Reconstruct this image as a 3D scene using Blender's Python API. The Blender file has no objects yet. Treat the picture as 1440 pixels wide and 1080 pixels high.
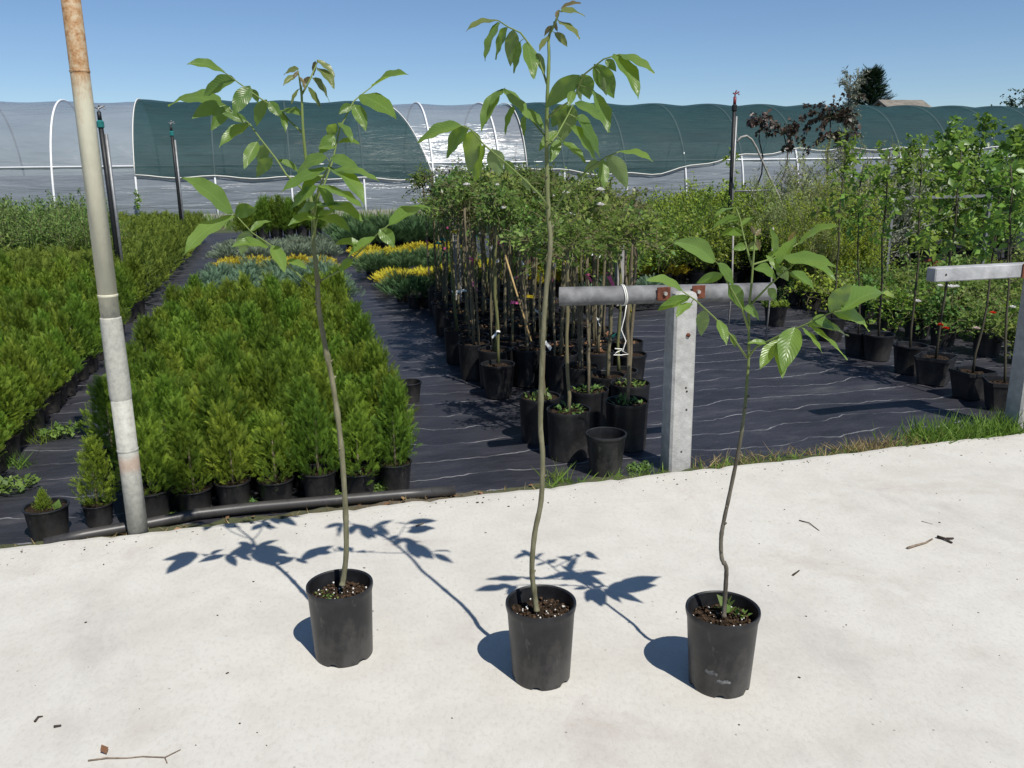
import bpy, math, random
import numpy as np
from mathutils import Vector, Matrix

SC = bpy.context.scene
COL = SC.collection
# ------------------------------------------------------------------ camera
F_PX, PITCH, ROLL, YAW, CAM_H = 1200.0, math.radians(14.3), math.radians(0.7), math.radians(15.3), 1.55
fwd = np.array([math.sin(YAW)*math.cos(PITCH), math.cos(YAW)*math.cos(PITCH), -math.sin(PITCH)])
rt0 = np.array([math.cos(YAW), -math.sin(YAW), 0.0]); up0 = np.cross(rt0, fwd)
right = rt0*math.cos(ROLL)-up0*math.sin(ROLL); upv = up0*math.cos(ROLL)+rt0*math.sin(ROLL)
EYE = np.array([0, 0, CAM_H])
cam = bpy.data.cameras.new('camera'); camo = bpy.data.objects.new('camera', cam); COL.objects.link(camo)
cam.sensor_width = 36; cam.lens = 36*F_PX/1440; cam.clip_end = 2000; cam.clip_start = .05
camo.matrix_world = Matrix(((right[0], upv[0], -fwd[0], 0), (right[1], upv[1], -fwd[1], 0), (right[2], upv[2], -fwd[2], CAM_H), (0, 0, 0, 1)))
SC.camera = camo
# ------------------------------------------------------------------ light
SUN_EL, SUN_AZ = math.radians(54), math.radians(163)      # azimuth clockwise from +Y, towards the sun
w = bpy.data.worlds.new('World'); SC.world = w; w.use_nodes = True
nt = w.node_tree; bg = nt.nodes['Background']; sky = nt.nodes.new('ShaderNodeTexSky')
sky.sky_type = 'NISHITA'; sky.sun_disc = False; sky.sun_elevation = SUN_EL; sky.sun_rotation = SUN_AZ
sky.altitude = 500; sky.air_density = 0.9; sky.dust_density = 0.1; sky.ozone_density = 6.0
nt.links.new(sky.outputs[0], bg.inputs[0]); bg.inputs[1].default_value = 0.085
sl = bpy.data.lights.new('sun', 'SUN'); sl.energy = 4.6; sl.angle = math.radians(.53); sl.color = (1, .957, .885)
so = bpy.data.objects.new('sun', sl); COL.objects.link(so)
sd = Vector((math.sin(SUN_AZ)*math.cos(SUN_EL), math.cos(SUN_AZ)*math.cos(SUN_EL), math.sin(SUN_EL)))
so.rotation_euler = sd.to_track_quat('Z', 'Y').to_euler(); so.location = (4, -6, 12)
SC.view_settings.view_transform = 'Standard'; SC.view_settings.look = 'None'
SC.view_settings.exposure = 0.25; SC.view_settings.gamma = 1

# ------------------------------------------------------------------ helpers
R = random.Random(7); NR = np.random.default_rng(7)
GZ = -0.05                                               # level of the weed mat; the slab's top is 0
def ray(px, py): return fwd+right*(px-720)/F_PX+upv*(540-py)/F_PX
def gnd(px, py, z=GZ):
    d = ray(px, py); return EYE+d*((z-EYE[2])/d[2])
def at_y(px, py, Y):
    d = ray(px, py); return EYE+d*(Y/d[1])
HF = np.array([math.sin(YAW), math.cos(YAW), 0.0])       # horizontal view direction
def at_plane(px, py, base, off=0.0):
    d = ray(px, py); k = (np.dot(base, HF)+off)/np.dot(d, HF); return EYE+d*k

def obj(name, me, parent=None, loc=None, mat=None):
    o = bpy.data.objects.new(name, me); COL.objects.link(o)
    if parent is not None: o.parent = parent
    if loc is not None: o.location = loc
    if mat is not None and me is not None and not me.materials: me.materials.append(mat)
    return o
def tag(o, label, cat, group=None, kind=None):
    if label: o['label'] = label
    if cat: o['category'] = cat
    if group: o['group'] = group
    if kind: o['kind'] = kind
    return o
def thing(name, label, cat, loc=(0, 0, 0), rz=0.0, group=None):
    o = bpy.data.objects.new(name, None); COL.objects.link(o); o.location = loc; o.rotation_euler = (0, 0, rz)
    o.empty_display_size = .05
    return tag(o, label, cat, group)
def struct(name, me, mat):
    o = obj(name, me, mat=mat); o['kind'] = 'structure'; return o
def mesh(name, V, F, mat=None, smooth=False, tint=None, uv=None):
    me = bpy.data.meshes.new(name); V = np.asarray(V, float)
    if isinstance(F, np.ndarray):
        k = F.shape[1]; me.vertices.add(len(V)); me.vertices.foreach_set('co', V.ravel())
        me.loops.add(F.size); me.loops.foreach_set('vertex_index', F.ravel().astype(np.int32))
        me.polygons.add(len(F)); me.polygons.foreach_set('loop_start', np.arange(len(F), dtype=np.int32)*k)
        me.update(calc_edges=True); me.validate()
    else:
        me.from_pydata(V.tolist(), [], F); me.update()
    if tint is not None:
        a = me.attributes.new('tint', 'FLOAT', 'POINT'); a.data.foreach_set('value', np.asarray(tint, np.float32))
    if uv is not None:
        l = me.uv_layers.new(name='UVMap'); idx = np.empty(len(me.loops), np.int32); me.loops.foreach_get('vertex_index', idx)
        l.data.foreach_set('uv', np.asarray(uv, np.float32)[idx].ravel())
    if smooth: me.polygons.foreach_set('use_smooth', [True]*len(me.polygons))
    if mat: me.materials.append(mat)
    return me
class MB:
    """collects shapes into one mesh"""
    def __init__(s): s.v = []; s.f = []; s.t = []
    def add(s, V, F, t=0.0):
        n = len(s.v); s.v += [tuple(p) for p in V]; s.f += [tuple(i+n for i in f) for f in F]
        s.t += list(t) if hasattr(t, '__len__') else [t]*len(V)
        return s
    def box(s, c, h, rot=None, t=0.0, bevel=0.0):
        c = np.array(c, float); h = np.array(h, float); b = bevel
        P = []
        if b <= 0:
            P = [(x*h[0], y*h[1], z*h[2]) for z in (-1, 1) for x, y in ((-1, -1), (1, -1), (1, 1), (-1, 1))]
            Fs = [(3, 2, 1, 0), (4, 5, 6, 7), (0, 1, 5, 4), (1, 2, 6, 5), (2, 3, 7, 6), (3, 0, 4, 7)]
        else:
            ring = []
            for x, y in ((-1, -1), (1, -1), (1, 1), (-1, 1)):
                X, Y = x*h[0], y*h[1]
                ring += [(X-x*b, Y), (X, Y-y*b)] if x*y < 0 else [(X, Y-y*b), (X-x*b, Y)]
            for z, ins in ((-h[2], b), (-h[2]+b, 0), (h[2]-b, 0), (h[2], b)):
                for X, Y in ring:
                    fx = (h[0]-ins)/h[0]; fy = (h[1]-ins)/h[1]; P.append((X*fx, Y*fy, z))
            Fs = [tuple(range(7, -1, -1)), tuple(range(24, 32))]
            for k in range(3):
                for i in range(8): Fs.append((k*8+i, k*8+(i+1) % 8, k*8+8+(i+1) % 8, k*8+8+i))
        P = np.array(P)
        if rot is not None: P = P @ np.array(rot).T
        return s.add(P+c, Fs, t)
    def tube(s, pts, r, seg=8, t=0.0, cap=True):
        pts = np.array(pts, float); n = len(pts); r = np.broadcast_to(np.array(r, float), (n,))
        tt = np.broadcast_to(np.array(t, float), (n,))
        V = []; a = np.array([0, 0, 1.0]); prev = None
        for i in range(n):
            d = pts[min(i+1, n-1)]-pts[max(i-1, 0)]; d = d/(np.linalg.norm(d)+1e-9)
            if prev is None:
                q = np.array([1.0, 0, 0]) if abs(d[0]) < .9 else np.array([0, 1.0, 0]); prev = np.cross(d, q)
            x = prev-d*np.dot(prev, d); x /= np.linalg.norm(x)+1e-9; y = np.cross(d, x); prev = x
            for j in range(seg):
                an = 2*math.pi*j/seg; V.append(pts[i]+r[i]*(x*math.cos(an)+y*math.sin(an)))
        Fs = [(i*seg+j, i*seg+(j+1) % seg, (i+1)*seg+(j+1) % seg, (i+1)*seg+j) for i in range(n-1) for j in range(seg)]
        if cap: Fs += [tuple(range(seg-1, -1, -1)), tuple((n-1)*seg+j for j in range(seg))]
        return s.add(V, Fs, np.repeat(tt, seg))
    def lathe(s, prof, seg=32, c=(0, 0, 0), t=0.0, mod=None):
        V = []
        for k, (r, z) in enumerate(prof):
            for j in range(seg):
                a = 2*math.pi*j/seg; dz = mod(k, j) if mod else 0
                V.append((c[0]+r*math.cos(a), c[1]+r*math.sin(a), c[2]+z+dz))
        Fs = [(i*seg+j, i*seg+(j+1) % seg, (i+1)*seg+(j+1) % seg, (i+1)*seg+j) for i in range(len(prof)-1) for j in range(seg)]
        return s.add(V, Fs, t)
    def mesh(s, name, mat, smooth=False): return mesh(name, s.v, s.f, mat, smooth, tint=s.t)
    def build(s, name, mat, parent=None, smooth=False, loc=None): return obj(name, s.mesh(name, mat, smooth), parent, loc)
def auto_smooth(me, deg=35):
    me.polygons.foreach_set('use_smooth', [True]*len(me.polygons))
    me.set_sharp_from_angle(angle=math.radians(deg))
    return me
def copy_tree(o, loc, rz=0.0, sc=1.0, parent=None, kids=None):
    c = o.copy(); COL.objects.link(c)
    c.location = loc; c.rotation_euler = (0, 0, rz); c.scale = (sc, sc, sc)
    for ch in (kids if kids is not None else o.children):
        d = ch.copy(); COL.objects.link(d); d.parent = c
        for g in ch.children:
            e = g.copy(); COL.objects.link(e); e.parent = d
    return c
# ---- scattering of leaf templates (vectorised)
def nrm(a): return a/(np.linalg.norm(a, axis=-1, keepdims=True)+1e-9)
LEAF = (np.array([(0, 0, 0), (-.5, .07, .42), (0, 0, .45), (.5, .07, .42), (0, -.06, 1.0)]), np.array([(0, 2, 1), (0, 3, 2), (1, 2, 4), (2, 3, 4)]))
BLADE = (np.array([(-.5, 0, 0), (.5, 0, 0), (-.35, .06, .5), (.35, .06, .5), (0, .22, 1.0)]), np.array([(0, 1, 3), (0, 3, 2), (2, 3, 4)]))
def frond_template(seed, pairs=8, sub=True, wid=1.0):
    r = random.Random(seed); V = []; F = []
    def tri(a, b, c):
        n = len(V); V.extend([a, b, c]); F.append((n, n+1, n+2))
    tri((-.025, 0, 0), (.025, 0, 0), (0, .10, 1.0))
    for k in range(pairs):
        t = .08+.84/pairs*k
        for s in (-1, 1):
            L = (.40-.25*t)*r.uniform(.75, 1.2); y = .12*t*t
            tip = (s*L*.78, y+.06+r.uniform(-.03, .05), t+L*.85)
            tri((s*.01, y, t-.03*wid), (s*.01, y, t+.04*wid), tip)
            if sub and k < pairs-1:
                m = (s*L*.36, y+.02, t+L*.38)
                tri((m[0]-.02, m[1], m[2]), (m[0]+.02, m[1]+.01, m[2]), (m[0]+s*.02, m[1]+.03, m[2]+L*.48))
    return np.array(V), np.array(F)
FROND = frond_template(3); FROND_S = frond_template(3, 4, False, 2.4)
def scatter(T, P, A, N, S, W):
    """template T at points P, axis A, normal N, length S, width W"""
    A = nrm(A); X = nrm(np.cross(A, N)); N = np.cross(X, A)
    Tv, Tf = T; n = len(P)
    V = (P[:, None, :]+X[:, None, :]*(Tv[None, :, 0:1]*np.reshape(W, (-1, 1, 1)))+N[:, None, :]*(Tv[None, :, 1:2]*np.reshape(S, (-1, 1, 1)))
         +A[:, None, :]*(Tv[None, :, 2:3]*np.reshape(S, (-1, 1, 1))))
    Fo = (Tf[None]+(np.arange(n)*len(Tv))[:, None, None])
    return V.reshape(-1, 3), Fo.reshape(-1, 3)
def rdir(n, rng): return nrm(rng.normal(size=(n, 3)))

# ------------------------------------------------------------------ materials
def newmat(name):
    m = bpy.data.materials.new(name); m.use_nodes = True; n = m.node_tree
    return m, n, n.nodes['Principled BSDF'], n.nodes['Material Output']
def node(n, t, **kw):
    x = n.nodes.new(t)
    for k, v in kw.items():
        if k in ('i',):
            for kk, vv in v.items(): x.inputs[kk].default_value = vv
        else: setattr(x, k, v)
    return x
def ramp(n, stops, fac):
    r = n.nodes.new('ShaderNodeValToRGB'); e = r.color_ramp.elements
    while len(e) < len(stops): e.new(.5)
    for q, (p, c) in zip(e, stops): q.position = p; q.color = (*c, 1) if len(c) == 3 else c
    n.links.new(fac, r.inputs[0]); return r.outputs[0]
def coords(n, kind='Object'): return n.nodes.new('ShaderNodeTexCoord').outputs[kind]
def noise(n, vec, scale, detail=4, rough=.55, dist=0.0):
    x = n.nodes.new('ShaderNodeTexNoise'); x.inputs['Scale'].default_value = scale; x.inputs['Detail'].default_value = detail
    x.inputs['Roughness'].default_value = rough; x.inputs['Distortion'].default_value = dist; n.links.new(vec, x.inputs['Vector']); return x.outputs[0]
def mapping(n, vec, sc=(1, 1, 1), rot=(0, 0, 0)):
    x = n.nodes.new('ShaderNodeMapping'); x.inputs['Scale'].default_value = sc; x.inputs['Rotation'].default_value = rot
    n.links.new(vec, x.inputs['Vector']); return x.outputs[0]
def math_(n, op, a, b=None, clamp=False):
    x = n.nodes.new('ShaderNodeMath'); x.operation = op; x.use_clamp = clamp
    for i, v in ((0, a), (1, b)):
        if v is None: continue
        if isinstance(v, (int, float)): x.inputs[i].default_value = v
        else: n.links.new(v, x.inputs[i])
    return x.outputs[0]
def mixc(n, fac, a, b, mode='MIX'):
    x = n.nodes.new('ShaderNodeMix'); x.data_type = 'RGBA'; x.blend_type = mode
    for i, v in ((0, fac), (6, a), (7, b)):
        if isinstance(v, (int, float)): x.inputs[i].default_value = v
        elif isinstance(v, tuple): x.inputs[i].default_value = (*v, 1) if len(v) == 3 else v
        else: n.links.new(v, x.inputs[i])
    return x.outputs[2]
def bump(n, bs, h, strength=.3, dist=.01):
    b = n.nodes.new('ShaderNodeBump'); b.inputs['Strength'].default_value = strength; b.inputs['Distance'].default_value = dist
    n.links.new(h, b.inputs['Height']); n.links.new(b.outputs[0], bs.inputs['Normal']); return b
def plain(name, col, rough=.6, var=.25, scale=8.0, spec=.3, metal=0.0, bmp=.15, bscale=60.0):
    m, n, bs, out = newmat(name); co = coords(n)
    f = noise(n, co, scale); d = tuple(c*(1-var) for c in col); l = tuple(min(1, c*(1+var)) for c in col)
    n.links.new(ramp(n, [(.3, d), (.7, l)], f), bs.inputs['Base Color'])
    bs.inputs['Roughness'].default_value = rough; bs.inputs['Specular IOR Level'].default_value = spec; bs.inputs['Metallic'].default_value = metal
    if bmp: bump(n, bs, noise(n, co, bscale), bmp, .004)
    return m
def leafmat(name, c1, c2, trans=.3, rough=.5, spec=.25, hue=.02, val=.25, tr_col=None):
    """tint attribute runs c1 -> c2; every plant differs a little"""
    m, n, bs, out = newmat(name)
    a = node(n, 'ShaderNodeAttribute', attribute_name='tint'); col = mixc(n, a.outputs['Fac'], c1, c2)
    oi = n.nodes.new('ShaderNodeObjectInfo'); h = n.nodes.new('ShaderNodeHueSaturation')
    n.links.new(math_(n, 'ADD', math_(n, 'MULTIPLY', oi.outputs['Random'], 2*hue), .5-hue), h.inputs['Hue'])
    wn = n.nodes.new('ShaderNodeTexWhiteNoise'); wn.noise_dimensions = '1D'; n.links.new(oi.outputs['Random'], wn.inputs['W'])
    n.links.new(math_(n, 'ADD', math_(n, 'MULTIPLY', wn.outputs['Value'], 2*val), 1-val), h.inputs['Value'])
    n.links.new(col, h.inputs['Color']); c = h.outputs[0]
    n.links.new(c, bs.inputs['Base Color']); bs.inputs['Roughness'].default_value = rough; bs.inputs['Specular IOR Level'].default_value = spec
    t = n.nodes.new('ShaderNodeBsdfTranslucent')
    n.links.new(mixc(n, .6, c, tr_col or tuple(min(1, x*1.5) for x in c2)), t.inputs[0])
    mx = n.nodes.new('ShaderNodeMixShader'); mx.inputs[0].default_value = trans
    n.links.new(bs.outputs[0], mx.inputs[1]); n.links.new(t.outputs[0], mx.inputs[2]); n.links.new(mx.outputs[0], out.inputs[0])
    return m

def m_concrete():
    m, n, bs, out = newmat('cast concrete'); co = coords(n)
    big = noise(n, co, .75, 6, .6); mid = noise(n, co, 5.0, 5, .6); fine = noise(n, mapping(n, co, (1, .55, 1), (0, 0, .3)), 70, 4, .7)
    c = ramp(n, [(.28, (.44, .42, .375)), (.5, (.53, .51, .462)), (.75, (.57, .555, .505))], big)
    c = mixc(n, .5, c, ramp(n, [(.3, (.45, .43, .385)), (.6, (.555, .54, .49))], mid))
    c = mixc(n, math_(n, 'MULTIPLY', ramp(n, [(.36, (1, 1, 1)), (.5, (0, 0, 0))], fine), .3), c, (.38, .355, .32))
    # soft rusty and grey stains with edges of their own
    st = noise(n, co, 1.7, 6, .62, .6)
    c = mixc(n, math_(n, 'MULTIPLY', ramp(n, [(.58, (0, 0, 0)), (.74, (1, 1, 1))], st), .62), c, (.36, .31, .275))
    st2 = noise(n, mapping(n, co, (1.6, .8, 1), (0, 0, .5)), 1.1, 7, .65, .3)
    c = mixc(n, math_(n, 'MULTIPLY', ramp(n, [(.56, (0, 0, 0)), (.72, (1, 1, 1))], st2), .42), c, (.31, .295, .28))
    sp = n.nodes.new('ShaderNodeTexVoronoi'); sp.inputs['Scale'].default_value = 17; n.links.new(co, sp.inputs['Vector'])
    gate = ramp(n, [(.5, (0, 0, 0)), (.53, (1, 1, 1))], noise(n, co, 3.1, 2))
    dots = math_(n, 'MULTIPLY', ramp(n, [(.045, (1, 1, 1)), (.085, (0, 0, 0))], sp.outputs['Distance']), gate)
    c = mixc(n, math_(n, 'MULTIPLY', dots, .55), c, (.12, .10, .08))
    n.links.new(c, bs.inputs['Base Color']); bs.inputs['Roughness'].default_value = .85; bs.inputs['Specular IOR Level'].default_value = .2
    h = math_(n, 'ADD', math_(n, 'MULTIPLY', fine, .5), math_(n, 'MULTIPLY', mid, 1.0))
    bump(n, bs, h, .35, .008); return m
def m_mat():
    m, n, bs, out = newmat('woven ground cover'); co = coords(n)
    sep = n.nodes.new('ShaderNodeSeparateXYZ'); n.links.new(co, sep.inputs[0])
    wob = noise(n, mapping(n, co, (.9, .35, 1)), 1.4, 4, .6); wob2 = noise(n, co, 9, 2)
    y = math_(n, 'ADD', math_(n, 'ADD', sep.outputs[1], math_(n, 'MULTIPLY', wob, .5)), math_(n, 'MULTIPLY', wob2, .016))
    f = math_(n, 'FRACT', math_(n, 'DIVIDE', y, .29))
    d = math_(n, 'ABSOLUTE', math_(n, 'SUBTRACT', f, .5))
    brk = ramp(n, [(.40, (.08, .08, .08)), (.60, (1, 1, 1))], noise(n, mapping(n, co, (1.3, 3, 1)), 2.3, 4, .7))
    line = math_(n, 'MULTIPLY', ramp(n, [(.012, (1, 1, 1)), (.026, (0, 0, 0))], d), brk)
    dust = noise(n, mapping(n, co, (1, 2.4, 1)), 1.5, 7, .68)
    c = ramp(n, [(.3, (.015, .015, .020)), (.55, (.032, .032, .041)), (.78, (.090, .088, .092))], dust)
    pd = ramp(n, [(.66, (0, 0, 0)), (.78, (1, 1, 1))], noise(n, mapping(n, co, (1.2, 3.5, 1)), 3.2, 6, .7))
    c = mixc(n, math_(n, 'MULTIPLY', pd, .75), c, (.20, .19, .175))
    c = mixc(n, math_(n, 'MULTIPLY', line, .52), c, (.42, .42, .43))
    n.links.new(c, bs.inputs['Base Color']); bs.inputs['Roughness'].default_value = .48; bs.inputs['Specular IOR Level'].default_value = .5
    wv = noise(n, mapping(n, co, (1, 2.2, 1), (0, 0, .25)), 5.5, 5, .6); fi = noise(n, co, 160, 2)
    bump(n, bs, math_(n, 'ADD', wv, math_(n, 'MULTIPLY', fi, .12)), .8, .03); return m
def m_ground():
    m, n, bs, out = newmat('earth and grass'); co = coords(n)
    a = noise(n, co, .35, 6, .6); b = noise(n, co, 7, 5, .7)
    c = mixc(n, ramp(n, [(.45, (0, 0, 0)), (.6, (1, 1, 1))], a), (.055, .075, .022), (.13, .105, .075))
    c = mixc(n, b, mixc(n, .5, c, (.03, .03, .015)), c)
    n.links.new(c, bs.inputs['Base Color']); bs.inputs['Roughness'].default_value = .95; bump(n, bs, b, .6, .05); return m
def m_film():
    m, n, bs, out = newmat('polythene film'); co = coords(n)
    big = noise(n, mapping(n, co, (.35, 1, 1.1)), 1.1, 4, .55)
    c = ramp(n, [(.3, (.20, .225, .26)), (.7, (.27, .30, .335))], big)
    n.links.new(c, bs.inputs['Base Color']); bs.inputs['Roughness'].default_value = .24; bs.inputs['Specular IOR Level'].default_value = .5
    wr = noise(n, mapping(n, co, (.28, 1.5, 2.6), (.0, .10, .0)), 1.5, 4, .55, .7); fo = noise(n, mapping(n, co, (.6, 3, 5.0), (0, -.25, 0)), 1.3, 3, .5, .5)
    bump(n, bs, math_(n, 'ADD', wr, math_(n, 'MULTIPLY', fo, .22)), .55, .13)
    t = n.nodes.new('ShaderNodeBsdfTransparent'); t.inputs[0].default_value = (.85, .9, .95, 1)
    mx = n.nodes.new('ShaderNodeMixShader'); mx.inputs[0].default_value = .38
    n.links.new(bs.outputs[0], mx.inputs[1]); n.links.new(t.outputs[0], mx.inputs[2]); n.links.new(mx.outputs[0], out.inputs[0]); return m
def m_net():
    m, n, bs, out = newmat('green shade net'); co = coords(n)
    a = noise(n, mapping(n, co, (.25, 1, 1)), .8, 5, .6); st = noise(n, mapping(n, co, (.12, 6, 9)), 3.0, 3, .5)
    c = mixc(n, .45, ramp(n, [(.3, (.008, .032, .036)), (.7, (.018, .058, .060))], a), ramp(n, [(.3, (.007, .027, .031)), (.7, (.026, .070, .070))], st))
    n.links.new(c, bs.inputs['Base Color']); bs.inputs['Roughness'].default_value = .62; bs.inputs['Specular IOR Level'].default_value = .12
    bump(n, bs, noise(n, mapping(n, co, (.25, 1.2, 2.2), (0, .08, 0)), 1.4, 4, .5, .6), .45, .12)
    t = n.nodes.new('ShaderNodeBsdfTransparent'); mx = n.nodes.new('ShaderNodeMixShader'); mx.inputs[0].default_value = .24
    n.links.new(bs.outputs[0], mx.inputs[1]); n.links.new(t.outputs[0], mx.inputs[2]); n.links.new(mx.outputs[0], out.inputs[0]); return m
def m_pot(name, base, dusty=.5):
    m, n, bs, out = newmat(name); co = coords(n)
    a = noise(n, co, 9, 6, .65); s = noise(n, mapping(n, co, (1, 1, .3)), 26, 5, .7)
    c = mixc(n, math_(n, 'MULTIPLY', ramp(n, [(.45, (0, 0, 0)), (.75, (1, 1, 1))], a), dusty), base, tuple(x*2.3+.012 for x in base))
    c = mixc(n, math_(n, 'MULTIPLY', ramp(n, [(.61, (0, 0, 0)), (.72, (1, 1, 1))], s), dusty*.8), c, (.12, .115, .105))
    sp_ = n.nodes.new('ShaderNodeSeparateXYZ'); n.links.new(co, sp_.inputs[0]); mud = math_(n, 'SUBTRACT', noise(n, mapping(n, co, (1, 1, .6)), 17, 6, .7), math_(n, 'MULTIPLY', sp_.outputs[2], 1.6))
    c = mixc(n, math_(n, 'MULTIPLY', ramp(n, [(.27, (0, 0, 0)), (.50, (1, 1, 1))], mud), dusty*.55), c, (.085, .078, .070))
    n.links.new(c, bs.inputs['Base Color']); bs.inputs['Roughness'].default_value = .42; bs.inputs['Specular IOR Level'].default_value = .45
    bump(n, bs, s, .08, .003); return m
def m_soil():
    m, n, bs, out = newmat('potting soil'); co = coords(n)
    a = noise(n, co, 60, 5, .75); v = n.nodes.new('ShaderNodeTexVoronoi'); v.inputs['Scale'].default_value = 85; n.links.new(co, v.inputs['Vector'])
    c = ramp(n, [(.32, (.010, .007, .005)), (.55, (.040, .027, .018)), (.75, (.11, .075, .05))], a)
    n.links.new(c, bs.inputs['Base Color']); bs.inputs['Roughness'].default_value = .95; bs.inputs['Specular IOR Level'].default_value = .1
    bump(n, bs, math_(n, 'ADD', a, v.outputs['Distance']), 1.0, .012); return m
def m_bark(name, c1, c2, c3):
    """tint 0 = old bark, 1 = green shoot"""
    m, n, bs, out = newmat(name); co = coords(n)
    a = node(n, 'ShaderNodeAttribute', attribute_name='tint').outputs['Fac']; k = noise(n, mapping(n, co, (1, 1, .25)), 55, 4, .7)
    old = ramp(n, [(.35, c1), (.65, c2)], k); n.links.new(mixc(n, a, old, c3), bs.inputs['Base Color'])
    bs.inputs['Roughness'].default_value = .7; bs.inputs['Specular IOR Level'].default_value = .25; bump(n, bs, k, .5, .003); return m
def m_walnut(name, up1, up2, under, trc, trans=.36):
    m, n, bs, out = newmat(name)
    uv = n.nodes.new('ShaderNodeUVMap').outputs[0]; sep = n.nodes.new('ShaderNodeSeparateXYZ'); n.links.new(uv, sep.inputs[0])
    u = sep.outputs[0]; av = math_(n, 'ABSOLUTE', math_(n, 'SUBTRACT', sep.outputs[1], .5))
    ph = math_(n, 'FRACT', math_(n, 'SUBTRACT', math_(n, 'MULTIPLY', u, 11.0), math_(n, 'MULTIPLY', av, 6.0)))
    vein = math_(n, 'ABSOLUTE', math_(n, 'SUBTRACT', ph, .5))                    # 0 on a vein
    vm = ramp(n, [(.0, (1, 1, 1)), (.13, (0, 0, 0))], vein); mid = ramp(n, [(.018, (1, 1, 1)), (.035, (0, 0, 0))], av)
    veins = math_(n, 'MAXIMUM', math_(n, 'MULTIPLY', vm, .45), mid)
    oi = n.nodes.new('ShaderNodeObjectInfo'); co = coords(n, 'Object')
    base = mixc(n, oi.outputs['Random'], up1, up2); base = mixc(n, math_(n, 'MULTIPLY', noise(n, co, 22, 3), .35), base, up1)
    geo = n.nodes.new('ShaderNodeNewGeometry'); base = mixc(n, geo.outputs['Backfacing'], base, under)
    col = mixc(n, math_(n, 'MULTIPLY', veins, .35), base, tuple(min(1, x*1.7+.02) for x in up2))
    n.links.new(col, bs.inputs['Base Color']); bs.inputs['Roughness'].default_value = .34; bs.inputs['Specular IOR Level'].default_value = .5
    bump(n, bs, math_(n, 'SUBTRACT', math_(n, 'MULTIPLY', vein, 1.0), math_(n, 'MULTIPLY', mid, .5)), .3, .004)
    t = n.nodes.new('ShaderNodeBsdfTranslucent'); n.links.new(mixc(n, math_(n, 'MULTIPLY', veins, .5), trc, tuple(x*.6 for x in trc)), t.inputs[0])
    mx = n.nodes.new('ShaderNodeMixShader'); mx.inputs[0].default_value = trans
    n.links.new(bs.outputs[0], mx.inputs[1]); n.links.new(t.outputs[0], mx.inputs[2]); n.links.new(mx.outputs[0], out.inputs[0]); return m
def m_pole():
    m, n, bs, out = newmat('weathered painted steel'); co = coords(n); sep = n.nodes.new('ShaderNodeSeparateXYZ'); n.links.new(co, sep.inputs[0])
    z = sep.outputs[2]; k = noise(n, mapping(n, co, (1, 1, .3)), 20, 6, .7); g = noise(n, co, 45, 5, .7)
    grey = ramp(n, [(.3, (.27, .265, .235)), (.55, (.38, .375, .33)), (.8, (.45, .44, .39))], g)
    cream = ramp(n, [(.3, (.48, .46, .345)), (.7, (.60, .575, .445))], k)
    c = mixc(n, ramp(n, [(.46, (0, 0, 0)), (.5, (1, 1, 1))], math_(n, 'ADD', math_(n, 'MULTIPLY', z, .42), math_(n, 'MULTIPLY', g, .08))), grey, cream)
    rz = math_(n, 'ADD', math_(n, 'MULTIPLY', math_(n, 'SUBTRACT', z, 1.72), 1.35), math_(n, 'SUBTRACT', k, .62))
    c = mixc(n, ramp(n, [(.02, (0, 0, 0)), (.28, (1, 1, 1))], rz), c, ramp(n, [(.28, (.14, .055, .02)), (.45, (.36, .20, .085)), (.66, (.47, .38, .25))], g))
    zr = math_(n, 'ABSOLUTE', math_(n, 'SUBTRACT', z, .375)); rr = math_(n, 'SUBTRACT', math_(n, 'MULTIPLY', k, .09), zr)
    c = mixc(n, ramp(n, [(.0, (0, 0, 0)), (.03, (1, 1, 1))], rr), c, mixc(n, .55, (.36, .19, .11), c))
    n.links.new(c, bs.inputs['Base Color']); bs.inputs['Roughness'].default_value = .6; bump(n, bs, g, .3, .003); return m

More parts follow.
